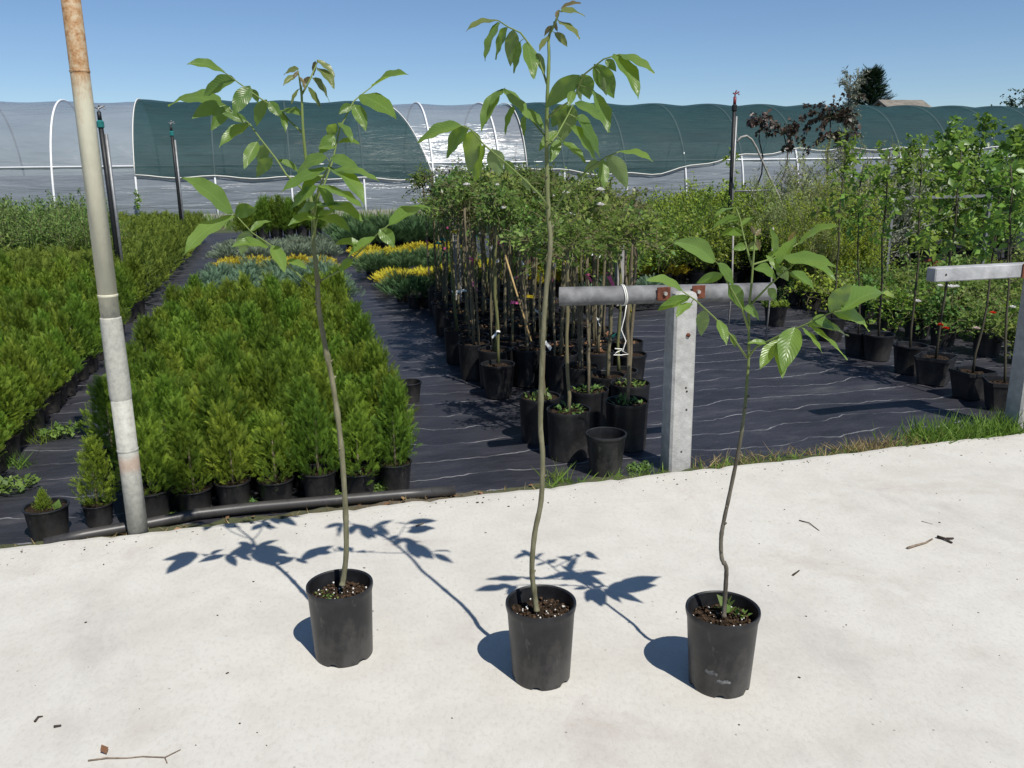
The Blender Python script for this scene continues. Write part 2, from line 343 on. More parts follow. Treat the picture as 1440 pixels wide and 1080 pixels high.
M = dict(
    concrete=m_concrete(), mat=m_mat(), ground=m_ground(), film=m_film(), net=m_net(), soil=m_soil(), pole=m_pole(),
    pot=m_pot('black plastic pot', (.0095, .0095, .0105)), pot_grey=m_pot('charcoal plastic pot', (.0095, .010, .0115), .8), pot_red=m_pot('terracotta plastic pot', (.20, .062, .035), .3),
    pipe=m_pot('black polythene pipe', (.014, .014, .016), .8),
    post=plain('precast concrete', (.36, .355, .34), .9, .18, 22, .15, 0, .5, 120), galv=plain('galvanised pipe', (.24, .245, .25), .55, .2, 14, .4, .6),
    grey_rail=plain('weathered grey pipe', (.15, .15, .152), .7, .45, 12, .25, 0, .4, 70), pale_rail=plain('pale weathered beam', (.33, .335, .34), .75, .35, 9, .2, 0, .4, 70),
    rust=plain('rusty steel', (.12, .042, .025), .85, .5, 30, .2, 0, .5, 90), steel=plain('bolt steel', (.5, .48, .44), .4, .2, 40, .5, .7),
    hoop=plain('white steel hoop', (.72, .73, .74), .4, .06, 5, .4), white=plain('white plastic', (.78, .78, .76), .5, .05, 30), black=plain('black rubber', (.015, .016, .017), .5, .3, 20),
    teal=plain('teal plastic', (.02, .16, .15), .4, .2, 20), redpl=plain('dark red plastic', (.16, .025, .03), .4, .3, 20), pink=plain('pink tape', (.55, .10, .24), .5, .15, 20),
    yellow=plain('yellow tape', (.62, .46, .03), .5, .1, 20), string=plain('white string', (.7, .69, .64), .8, .1, 40), stick=plain('dead twig', (.20, .155, .115), .9, .4, 50, .1, 0, .6, 120),
    dark_stick=plain('dark dead twig', (.055, .042, .034), .9, .4, 50, .1, 0, .6, 120), bamboo=plain('bamboo cane', (.36, .25, .11), .6, .25, 20), stake=plain('grey wooden stake', (.30, .285, .26), .85, .25, 14),
    scuff=plain('dusty scuff', (.13, .13, .13), .9, .6, 90, .1, 0, 0),
    litter_soil=plain('brown soil crumbs', (.075, .048, .03), .95, .5, 60, .1, 0, .4, 120),
    roof=plain('old slate roof', (.17, .155, .13), .9, .3, 2.5), wall=plain('render wall', (.45, .42, .37), .9, .1, 2), perlite=plain('perlite', (.75, .74, .70), .9, .05, 40),
    bark=m_bark('rose bark', (.095, .078, .05), (.19, .155, .105), (.13, .135, .05)), bark_d=m_bark('dark bark', (.03, .024, .018), (.075, .06, .045), (.06, .085, .03)),
    walnut_bark=m_bark('walnut bark', (.10, .094, .052), (.19, .180, .112), (.15, .20, .06)),
    walnut_bark_d=m_bark('dark walnut bark', (.06, .052, .038), (.14, .125, .098), (.13, .17, .055)),
    walnut=m_walnut('walnut leaf', (.080, .150, .034), (.145, .228, .060), (.18, .245, .11), (.34, .50, .035), .42),
    walnut_young=m_walnut('young walnut leaf', (.12, .155, .045), (.18, .205, .07), (.18, .21, .10), (.34, .38, .06)),
    walnut_red=m_walnut('bronze walnut shoot', (.14, .12, .055), (.19, .15, .075), (.18, .15, .09), (.32, .26, .07)),
    thuja=leafmat('thuja spray', (.040, .082, .012), (.215, .315, .034), .34, .55, .2, .025, .28), thuja_d=leafmat('far thuja spray', (.060, .105, .018), (.17, .24, .036), .3, .6, .15, .02, .2),
    jun_b=leafmat('blue juniper', (.060, .110, .060), (.15, .235, .145), .15, .6, .2, .015, .15), jun_y=leafmat('golden juniper', (.26, .24, .022), (.62, .52, .040), .2, .6, .2, .012, .12),
    jun_g=leafmat('green juniper', (.035, .075, .030), (.085, .155, .055), .2, .6, .2, .02, .2), jun_gray=leafmat('grey juniper', (.09, .125, .075), (.19, .235, .16), .15, .6, .2, .015, .15),
    rose=leafmat('rose leaf', (.070, .130, .024), (.22, .31, .075), .40, .5, .22, .04, .3), rose_red=leafmat('bronze rose leaf', (.060, .070, .026), (.15, .14, .06), .25, .4, .4, .03, .25),
    shrub=leafmat('shrub leaf', (.095, .165, .024), (.27, .37, .05), .38, .45, .3, .025, .2), lime=leafmat('lime leaf', (.13, .20, .022), (.30, .38, .04), .40, .45, .3, .02, .15),
    willow=leafmat('willow leaf', (.15, .19, .055), (.34, .39, .15), .36, .5, .25, .025, .2), silver=leafmat('silver leaf', (.14, .155, .11), (.29, .30, .23), .2, .55, .3, .02, .15),
    purple=leafmat('purple maple leaf', (.028, .019, .014), (.085, .060, .045), .2, .4, .4, .03, .25), tree=leafmat('young tree leaf', (.075, .145, .024), (.22, .34, .055), .42, .38, .4, .025, .25),
    conifer=leafmat('dark conifer', (.012, .028, .014), (.035, .065, .03), .1, .7, .15, .01, .1), grass=leafmat('grass blade', (.075, .145, .022), (.21, .32, .055), .38, .5, .25, .02, .15),
    dry=leafmat('dry grass', (.20, .145, .06), (.42, .34, .17), .3, .7, .15, .01, .1), weed=leafmat('weed leaf', (.075, .14, .03), (.17, .26, .06), .3, .5, .3, .02, .15),
    white_fl=leafmat('white petals', (.72, .70, .66), (.85, .84, .80), .3, .6, .2, .005, .05), red_fl=leafmat('red petals', (.45, .03, .012), (.70, .07, .025), .3, .6, .2, .01, .1), pink_fl=leafmat('pale pink petals', (.55, .40, .36), (.75, .62, .56), .3, .6, .2, .01, .1),
    litter=leafmat('dead leaf', (.14, .075, .035), (.30, .19, .10), .2, .8, .1, .02, .2),
)

# ================================================================== SETTING
def grid(nx, ny, x0, x1, y0, y1, zf):
    xs = np.linspace(x0, x1, nx); ys = np.linspace(y0, y1, ny); X, Y = np.meshgrid(xs, ys)
    V = np.stack([X, Y, zf(X, Y)], -1).reshape(-1, 3); i = np.arange((ny-1)*nx).reshape(ny-1, nx)[:, :-1].ravel()
    return V, np.stack([i, i+1, i+nx+1, i+nx], 1)
V, F = grid(2, 2, -300, 300, -60, 500, lambda X, Y: X*0-.075)
struct('ground', mesh('ground', V, F), M['ground'])
def wav(X, Y):
    return (GZ+.004*np.sin(X*2.3+Y*1.1)+.003*np.sin(X*5.1-Y*3.7)+.002*np.sin(X*11+Y*9.3)-.004)
V, F = grid(260, 220, -9, 17, 3.90, 24, wav)
edge = V[:, 1] < 3.901; V[edge, 1] += .035*np.sin(V[edge, 0]*3.1)+.02*np.sin(V[edge, 0]*11)-.01; V[edge, 2] -= .012
struct('weed_control_fabric', mesh('fabric', V, F, smooth=True), M['mat'])
# concrete slab with a slightly ragged far edge
EDGE_Y = 3.83
def edge_y(x): return EDGE_Y+.006*math.sin(x*4.1)+.005*math.sin(x*13.7+1)+.004*math.sin(x*37)
n = 420; xs = np.linspace(-7, 10, n); Vs = []; Fs = []
er = random.Random(5)
for i, x in enumerate(xs):
    e = edge_y(x)+er.uniform(-.004, .004); ch = er.choice([0, 0, 0, 0, .012, .02]) if er.random() < .3 else 0
    Vs += [(x, -6, 0), (x, e-.05-ch, 0), (x, e-.012, -.005-ch*.4), (x, e, -.016-ch*.5), (x, e+.004, -.16)]
for i in range(n-1):
    for k in range(4): a = i*5+k; Fs.append((a, a+5, a+6, a+1))
struct('concrete_slab', mesh('slab', Vs, Fs), M['concrete'])
# strip of soil between slab and fabric
V, F = grid(500, 9, -7, 10, 3.80, 3.98, lambda X, Y: -.052+.014*np.sin((Y-3.80)/.18*math.pi)+.006*np.sin(X*17+Y*30)+.005*np.sin(X*41-Y*50))
struct('soil_strip', mesh('soil_strip', V, F, smooth=True), M['ground'])

# ------------------------------------------------------------------ plastic tunnel
TY0, THW, TH = 30.0, 3.5, 3.92                            # front foot line, half width, height
def tun(x, a, out=0.0, sag=.05):
    """a in 0..pi from the front foot over the ridge"""
    ph = ((x+4.1)/2.4) % 1.0; s = sag*math.sin(math.pi*ph)**2*math.sin(a)
    r1, r2 = THW+out-s*.6, TH+out-s
    cx, sz = math.cos(a), math.sin(a); e = 2/2.3
    return (x, TY0+THW-r1*math.copysign(abs(cx)**e, cx), GZ+r2*abs(sz)**e)
tn = thing('greenhouse_tunnel', 'long clear plastic film greenhouse tunnel behind the nursery beds', 'greenhouse', (0, 0, 0))
def sheet(x0, x1, a0, a1, dx=.3, na=30, out=0.0, sag=.05, lowf=None, wr=0.0, slant=0.0):
    nx = max(2, int((x1-x0)/dx)+1); V = []
    for x_ in np.linspace(x0, x1, nx):
        x = x_; lo = lowf(x) if lowf else a0
        for k in range(na+1):
            x = x_-slant*(x_-x0)/(x1-x0)*k/na; p = tun(x, lo+(a1-lo)*k/na, out, sag)
            if wr: p = (p[0], p[1]+wr*math.sin(x*3.3+k*.9)+wr*.6*math.sin(x*7.9-k*1.7), p[2])
            V.append(p)
    Fs = [(i*(na+1)+k, i*(na+1)+k+1, (i+1)*(na+1)+k+1, (i+1)*(na+1)+k) for i in range(nx-1) for k in range(na)]
    return V, Fs
V, Fs = sheet(-25, 61, 0, math.pi, .3, 44, 0, .05, None, .012)
o = obj('plastic_film', mesh('film', V, Fs, smooth=True), tn, mat=M['film'])
hm = MB().tube([tun(0, a, .035, 0) for a in np.linspace(0, math.pi, 40)], .035, 7).mesh('hoop', M['hoop'], True)
for k in range(-8, 27):
    x = -4.1+2.4*k; h = obj('hoop', hm, tn); h.location = (x+4.1-4.1 if False else x, 0, 0)
def bar(name, x0, x1, z, r, mat, yo=0.0):
    a = math.asin(min(1, ((z-GZ)/TH)**1.15)); p = tun(0, a, .03, 0)
    MB().tube([(x0, p[1]+yo, z), (x1, p[1]+yo, z)], r, 7).build(name, mat, tn, True)
bar('side_rail', -25, 61, 1.70, .03, M['hoop'], -.0)
MB().box((18, TY0-.03, GZ+.10), (43, .03, .12)).build('base_board', M['stake'], tn)
def ang_of_z(z): return math.asin(min(1, max(.01, (z-GZ)/TH)**1.15))
def net(name, label, x0, x1, lowz, slant=0.0):
    t = thing(name, label, 'shade net', (0, 0, 0), group='shade nets over the tunnel')
    V, Fs = sheet(x0, x1, 0, 2.5, .2, 46, .085, .085, lambda x: ang_of_z(lowz(x)), .018, slant)
    obj('net_sheet', mesh('net', V, Fs, smooth=True), t, mat=M['net'])
    MB().tube([tun(x, ang_of_z(lowz(x)), .10, .06) for x in np.linspace(x0, x1, int((x1-x0)/.4)+2)], .016, 5).build('hem_cord', M['string'], t, True)
    for xx in (x0, x1): MB().tube([tun(xx-(slant*q/23 if xx == x1 else 0), a, .10, .06) for q, a in enumerate(np.linspace(ang_of_z(lowz(xx)), 2.5, 24))], .016, 5).build('side_cord', M['string'], t, True)
net('shade_net', 'short green shade net on the tunnel between two bare film bays', -4.1, 5.5, lambda x: 1.36-.024*(x+4.1)+.04*math.cos((x+4.1)/2.4*2*math.pi), 2.6)
net('shade_net', 'long dark green shade net on the tunnel behind the purple maples', 8.9, 61, lambda x: (1.50-.30*math.sin(min(1, max(0, (x-8.9)/8))*math.pi)+.52*min(1, max(0, (x-14)/6)))+.05*math.cos((x+4.1)/2.4*2*math.pi))
# ------------------------------------------------------------------ far house and trees
hs = thing('house', 'house with a pale weathered gabled roof rising beyond the tunnel', 'house', (at_y(1266, 148, 52)[0], 52, GZ))
hl, hw, hh, ht = 1.5, 3.0, 3.9, 5.55
MB().box((0, 0, hh/2), (hl, hw, hh/2)).add([(-hl, -hw, hh), (-hl, hw, hh), (-hl, 0, ht-.1), (hl, -hw, hh), (hl, hw, hh), (hl, 0, ht-.1)], [(0, 2, 1), (3, 4, 5)]).build('wall', M['wall'], hs)
rm = MB()
for s in (-1, 1): rm.add([(-hl-.3, s*(hw+.3), hh-.2), (hl+.3, s*(hw+.3), hh-.2), (hl+.3, 0, ht), (-hl-.3, 0, ht), (-hl-.3, s*(hw+.3), hh-.05), (hl+.3, s*(hw+.3), hh-.05), (hl+.3, 0, ht+.15), (-hl-.3, 0, ht+.15)], [(0, 1, 2, 3), (4, 7, 6, 5), (0, 4, 5, 1), (1, 5, 6, 2), (0, 3, 7, 4)])
rm.build('roof', M['roof'], hs)
def leaves(P, A, N, S, W, T=LEAF, tint=None, rng=NR):
    V, Fo = scatter(T, P, A, N, S, W); t = tint if tint is not None else rng.random(len(P))
    return V, Fo, np.repeat(t, len(T[0]))
def conifer(name, label, loc, H, Rr, mat, seed, n=1500):
    rng = np.random.default_rng(seed); t = thing(name, label, 'tree', loc, group=None)
    MB().tube([(0, 0, 0), (.1, 0, H*.5), (.05, 0, H*.97)], [Rr*.07, Rr*.05, .02], 7).build('trunk', M['bark_d'], t, True)
    h = rng.random(n)**1.5; an = rng.random(n)*6.283; k = .35+.65*rng.random(n)**.5
    r = Rr*(1-h)**.8*k*(.75+.35*np.sin(an*5+h*40)); P = np.stack([r*np.cos(an), r*np.sin(an), H*(.12+.88*h)-r*.25], 1)
    A = nrm(np.stack([np.cos(an), np.sin(an), rng.uniform(-.1, .7, n)], 1)); N = nrm(np.array([[0, 0, 1.]])+.5*rdir(n, rng))
    S = H*.10*rng.uniform(.6, 1.2, n); V, Fo, tt = leaves(P, A, N, S, S*.9, FROND, None, rng); obj('crown', mesh('crown', V, Fo, mat, tint=tt), t)
    return t
conifer('conifer_tree', 'dark cone shaped conifer behind the house roof', (45.6, 60, GZ), 8.4, 3.4, M['conifer'], 3, 4200)
def twigs(rng, n, base, L, up, spread, curve=.3, segs=4):
    """n twigs from base: list of polylines"""
    out = []
    for i in range(n):
        d = nrm(np.array([rng.normal()*spread, rng.normal()*spread, up+abs(rng.normal())*.25])); p = np.array(base, float); pts = [p.copy()]; l = L*rng.uniform(.55, 1.1)
        for k in range(segs):
            d = nrm(d+curve*rng.normal(size=3)*.45+np.array([0, 0, -curve*.12*k])); p = p+d*l/segs; pts.append(p.copy())
        out.append(np.array(pts))
    return out
def leafy(rng, tw, per, size, aspect, start=.2, droop=.2, out=.8, jit=.012):
    P = []; A = []
    for t in tw:
        n = len(t)-1; u = start+(1-start)*rng.random(per); k = np.minimum((u*n).astype(int), n-1); fr = u*n-k
        p = t[k]*(1-fr)[:, None]+t[k+1]*fr[:, None]; d = nrm(t[k+1]-t[k]); a = nrm(d*.55+out*rdir(per, rng)+np.array([0, 0, -droop])); P.append(p+jit*rdir(per, rng)); A.append(a)
    P = np.concatenate(P); A = np.concatenate(A); n = len(P); N = nrm(np.array([[.05, -.35, 1.]])+.75*rdir(n, rng)); S = size*rng.uniform(.6, 1.25, n)
    return P, A, N, S, S*aspect
def broad_tree(name, label, loc, H, Rr, mat, seed, n=26, per=70, lf=.22):
    rng = np.random.default_rng(seed); t = thing(name, label, 'tree', loc); m = MB().tube([(0, 0, 0), (.1, .05, H*.35), (.05, 0, H*.6)], [H*.025, H*.02, H*.012], 7)
    tw = []
    for i in range(n):
        b = np.array([0, 0, H*rng.uniform(.3, .62)]); e = b+nrm(rng.normal(size=3)*np.array([1, 1, .6])+np.array([0, 0, .5]))*Rr*rng.uniform(.5, 1.05); m.tube([b, (b+e)/2+rng.normal(size=3)*.1, e], [H*.009, H*.006, .01], 5); tw += twigs(rng, 5, e, Rr*.5, .3, .8)
    m.build('trunk', M['bark_d'], t, True); V, Fo, tt = leaves(*leafy(rng, tw, per//5, lf, .6), LEAF, None, rng); obj('crown', mesh('crown', V, Fo, mat, tint=tt), t); return t
broad_tree('broadleaf_tree', 'leafy tree showing beyond the right end of the tunnel', (at_y(1440, 140, 50)[0]+.2, 50, GZ), 7.4, 2.9, M['conifer'], 5)

# ================================================================== POSTS, RAILS, PIPES
def zpx(py): return at_y(150, py, 3.83)[2]
pl = thing('steel_pole', 'tall cream painted steel pole with rusty top at the slab edge', 'pole', (-.685, 3.855, -.06))
PZ = .06
MB().tube([(0, 0, 0), (0, 0, .62+PZ)], .0425, 20).build('lower_tube', M['pole'], pl, True)
mm = MB().lathe([(.042, .60), (.0448, .612), (.0455, .63), (.0435, .935), (.0425, .955), (.038, .960)], 20, (0, 0, PZ)).mesh('sleeve', M['pole']); obj('sleeve', auto_smooth(mm), pl)
MB().tube([(0, 0, .955+PZ), (.004, 0, 1.9+PZ), (.008, 0, 3.2+PZ)], [.0385, .036, .034], 20).build('upper_tube', M['pole'], pl, True)
for z, r in ((.375, .0428), (1.05, .0388), (1.93, .0365)):
    obj('weld_seam', auto_smooth(MB().lathe([(r-.002, -.006), (r+.0015, -.003), (r+.0018, .003), (r-.002, .007)], 20, (.004*max(0, z-.95), 0, z+PZ)).mesh('weld', M['pole'])), pl)
def conc_post(label, x, y, h, holes):
    t = thing('fence_post', label, 'post', (x, y, GZ-.05)); hx = .064; m = MB()
    ring = lambda w, z: [(-w, -w+.012, z), (-w+.012, -w, z), (w-.012, -w, z), (w, -w+.012, z), (w, w-.012, z), (w-.012, w, z), (-w+.012, w, z), (-w, w-.012, z)]
    V = ring(hx, 0)+ring(hx*.985, h-.03)+ring(hx*.9, h-.008)+ring(hx*.7, h); Fs = [tuple(range(24, 32))]
    for k in range(3):
        for i in range(8): Fs.append((k*8+i, k*8+(i+1) % 8, k*8+8+(i+1) % 8, k*8+8+i))
    m.add(V, Fs); m.build('shaft', M['post'], t)
    for zz, xx, kind in holes:
        if kind: MB().tube([(xx, -hx-.008, zz), (xx, -hx+.01, zz)], .011, 8).build('bolt', M['rust'], t, True)
        else: MB().tube([(xx, -hx-.0015, zz), (xx, -hx+.006, zz)], .0055, 8).build('hole', M['dark_stick'], t, True)
    return t
p1 = conc_post('square concrete fence post carrying the round pipe rail', 2.0, 3.98, 1.02, [(.80, .012, 1), (.52, .012, 0), (.50, .018, 0), (.40, .02, 0), (.17, .0, 0)])
p2 = conc_post('square concrete fence post carrying the pale square rail', 4.30, 3.99, 1.05, [(.70, .01, 1), (.14, .012, 0)])
r1 = thing('pipe_rail', 'dark grey round pipe rail with a sawn open end on the fence post', 'rail', (1.99, 4.02, .90))
ang = math.radians(-1.5)
def rl(x): return (x, 0, .0-.028*x)
prof = MB(); seg = 20; NX = 14
for (ra, rb) in ((.048, .040),):
    V = []; xsr = np.linspace(-.64, .56, NX)
    for rr in (ra, rb):
        for x in xsr:
            for j in range(seg):
                a = 2*math.pi*j/seg; xo = x+(.018*math.cos(a) if x == xsr[0] else 0); q = rl(xo); V.append((q[0], rr*math.cos(a)+.0, q[2]+rr*math.sin(a)))
    Fs = []
    for i in range(NX-1):
        for j in range(seg):
            a, b = i*seg+j, i*seg+(j+1) % seg; Fs.append((a, b, b+seg, a+seg)); o2 = NX*seg; Fs.append((o2+a, o2+a+seg, o2+b+seg, o2+b))
    for j in range(seg):
        b = (j+1) % seg; Fs.append((j, NX*seg+j, NX*seg+b, b)); e = (NX-1)*seg; Fs.append((e+j, e+b, NX*seg+e+b, NX*seg+e+j))
    prof.add(V, Fs)
obj('pipe', auto_smooth(prof.mesh('pipe', M['grey_rail']), 50), r1)
for x in (-.098, .098):
    MB().box((x, -.054, .012), (.036, .005, .034), bevel=.002).build('bracket_plate', M['rust'], r1)
    bt = MB().tube([(x*.95, -.072, .014), (x*.95, -.055, .014)], [.010, .013], 6).build('bolt', M['steel'], r1)
for k, x in enumerate((-.305, -.296)):
    c = rl(x); MB().tube([(x+.004*math.sin(a*2), .0515*math.cos(a), c[2]+.0515*math.sin(a)) for a in np.linspace(0, 6.283, 22)], .0035, 5).build('string_loop', M['string'], r1, True)
MB().tube([(-.30, -.052, -.035), (-.31, -.056, -.09), (-.325, -.05, -.16), (-.30, -.055, -.22), (-.32, -.06, -.27), (-.29, -.07, -.285), (-.33, -.06, -.29), (-.37, -.065, -.285), (-.345, -.05, -.275), (-.31, -.05, -.262), (-.36, -.055, -.255)], .0028, 5).build('string_tail', M['string'], r1, True)
r2 = thing('square_rail', 'pale grey square beam rail with dark cut end on the fence post', 'rail', (4.30, 4.02, .93))
MB().box((-.30, 0, 0), (.44, .038, .040), bevel=.006).build('beam', M['pale_rail'], r2)
MB().box((-.10, -.043, .0), (.045, .004, .040), bevel=.001).build('bracket_plate', M['rust'], r2)
MB().tube([(-.10, -.058, .0), (-.10, -.047, .0)], .011, 6).build('bolt', M['steel'], r2)
MB().tube([(-.67, -.0395, .0), (-.67, -.030, .0)], .007, 8).build('hole', M['dark_stick'], r2)
# black water pipe along the slab edge
pp = [gnd(px, py, GZ+.03) for px, py in ((62, 765), (120, 752), (200, 738), (280, 722), (360, 713), (430, 707), (500, 701), (560, 696), (640, 690))]
tag(MB().tube(pp, .026, 12).build('water_pipe', M['pipe'], None, True), 'black plastic water pipe lying along the concrete edge', 'pipe')
# sprinklers
def sprinkler(label, x, y, H, seed, red=False):
    t = thing('sprinkler_riser', label, 'sprinkler', (x, y, GZ), group='sprinkler risers'); r = random.Random(seed); rr = .022
    MB().tube([(.045, .01, 0), (.045, .01, H*.86)], .020, 10).build('support_post', M['galv'], t, True)
    MB().tube([(0, 0, 0), (.006, 0, H*.5), (.0, 0, H*.90)], rr+.006, 12).build('riser_pipe', M['black'], t, True)
    MB().lathe([(rr, H*.885), (rr+.018, H*.892), (rr+.018, H*.918), (rr, H*.925)], 12).build('coupling', M['teal'] if not red else M['black'], t)
    MB().tube([(0, 0, H*.92), (0, 0, H*.965)], rr*1.05, 10).build('nozzle_base', M['black'] if not red else M['redpl'], t, True)
    h = MB().tube([(0, 0, H*.96), (0, 0, H*.985)], .010, 8); h.tube([(-.035, 0, H*.985), (.0, 0, H*.978), (.065, .0, H*.992)], .010, 6); h.tube([(0, 0, H*.985), (.02, -.01, H)], .009, 6); h.tube([(.045, 0, H*.988), (.06, 0, H*.975), (.078, 0, H*.98)], .006, 5)
    h.build('sprinkler_head', M['galv'] if not red else M['redpl'], t, True); return t
sprinkler('black sprinkler riser with teal coupling rising from the thuja bed', -1.80, 11, 2.34, 1)
sprinkler('thin distant sprinkler riser standing before the green shade net', -1.72, 18, 2.52, 2)
sprinkler('thick black sprinkler riser with dark red head beside the purple maples', 6.78, 12, 2.66, 3, True)

# ================================================================== POTS
def pot_mesh(name, rt_, rb, H, mat, seg=28, lip=.006, th=.004, notch=0, inner=None):
    """tapered pot: outer wall, rolled rim, inner wall, floor"""
    d = inner if inner is not None else H*.8
    prof = [(rb*.55, .006), (rb-.004, .004), (rb, 0), (rb+(rt_-rb)*.10, H*.10), (rb+(rt_-rb)*.86, H*.86), (rt_+.0005, H*.90), (rt_+lip*.5, H*.925), (rt_+lip, H*.965), (rt_+lip*.8, H*.995), (rt_+lip*.2, H), (rt_-th, H*.985), (rt_-th, H*.95), (rt_-th-(rt_-rb)*d/H, H-d), (.001, H-d)]
    nset = set()
    if notch:
        for k in range(notch):
            c0 = int(seg*k/notch); nset |= {c0, (c0+1) % seg} if seg > 30 else {c0}
    mod = (lambda k, j: (.011 if k == 2 and j in nset else (.011 if k == 1 and j in nset else 0))) if notch else None
    return auto_smooth(MB().lathe(prof, seg, mod=mod).mesh(name, mat), 40)
def soil_mesh(name, r, seed, seg=24, amp=.006, mat=None):
    rg = random.Random(seed); V = [(0, 0, amp)]; Fs = []; rings = 5
    for k in range(1, rings+1):
        for j in range(seg): a = 6.2832*j/seg; V.append((r*k/rings*math.cos(a), r*k/rings*math.sin(a), rg.uniform(-amp, amp)))
    for j in range(seg): Fs.append((0, 1+j, 1+(j+1) % seg))
    for k in range(rings-1):
        for j in range(seg): a = 1+k*seg+j; b = 1+k*seg+(j+1) % seg; Fs.append((a, a+seg, b+seg, b))
    return mesh(name, V, Fs, mat or M['soil'])
def weed_mesh(name, seed, n, r, size, mat, up=.5, T=LEAF, asp=.6):
    rng = np.random.default_rng(seed); an = rng.random(n)*6.283; rr = r*np.sqrt(rng.random(n)); P = np.stack([rr*np.cos(an), rr*np.sin(an), rng.uniform(0, size*.8, n)], 1)
    A = nrm(np.stack([rng.normal(size=n), rng.normal(size=n), up+.6*rng.random(n)], 1)); S = size*rng.uniform(.5, 1.2, n)
    V, Fo, tt = leaves(P, A, nrm(np.array([[0, 0, 1.]])+.5*rdir(n, rng)), S, S*asp, T, None, rng); return mesh(name, V, Fo, mat, tint=tt)

# ================================================================== WALNUT SAPLINGS
def leaflet_mesh(P0, P1, W, nrm_v, arch, fold, seed, mat):
    """one pinnate leaflet: 9 stations along, 5 across, arched midrib, slightly folded, wavy margin"""
    r = random.Random(seed); P0 = np.array(P0); P1 = np.array(P1); ax = P1-P0; L = np.linalg.norm(ax); ax = ax/L
    n = nrm_v-ax*np.dot(nrm_v, ax); n /= np.linalg.norm(n)+1e-9; s = np.cross(ax, n); V = []; UV = []; Fs = []
    up = np.array([0, 0, 1.0])-ax*ax[2]; ph = r.uniform(0, 6); NA, NC = 12, 6; tw = r.uniform(-.35, .35)
    for i in range(NA+1):
        t = i/NA; hw = W*.5*(math.sin(math.pi*min(1, t)**.82)**.78)*(1-.28*t**3) if 0 < i < NA else (.0012 if i == 0 else .0004)
        c = P0+ax*L*t+up*(arch*L*math.sin(math.pi*t**1.15)*.9); a = tw*t; s2 = s*math.cos(a)+n*math.sin(a); n2 = n*math.cos(a)-s*math.sin(a)
        for j in range(NC+1):
            v = (j/NC-.5)*2; V.append(c+s2*hw*v+n2*(fold*hw*abs(v)**1.3+.045*W*math.sin(t*17+ph+v*1.5)*abs(v))); UV.append((t, j/NC))
    for i in range(NA):
        for j in range(NC): a = i*(NC+1)+j; Fs.append((a, a+1, a+NC+2, a+NC+1))
    return mesh('leaflet', V, Fs, mat, True, uv=UV)
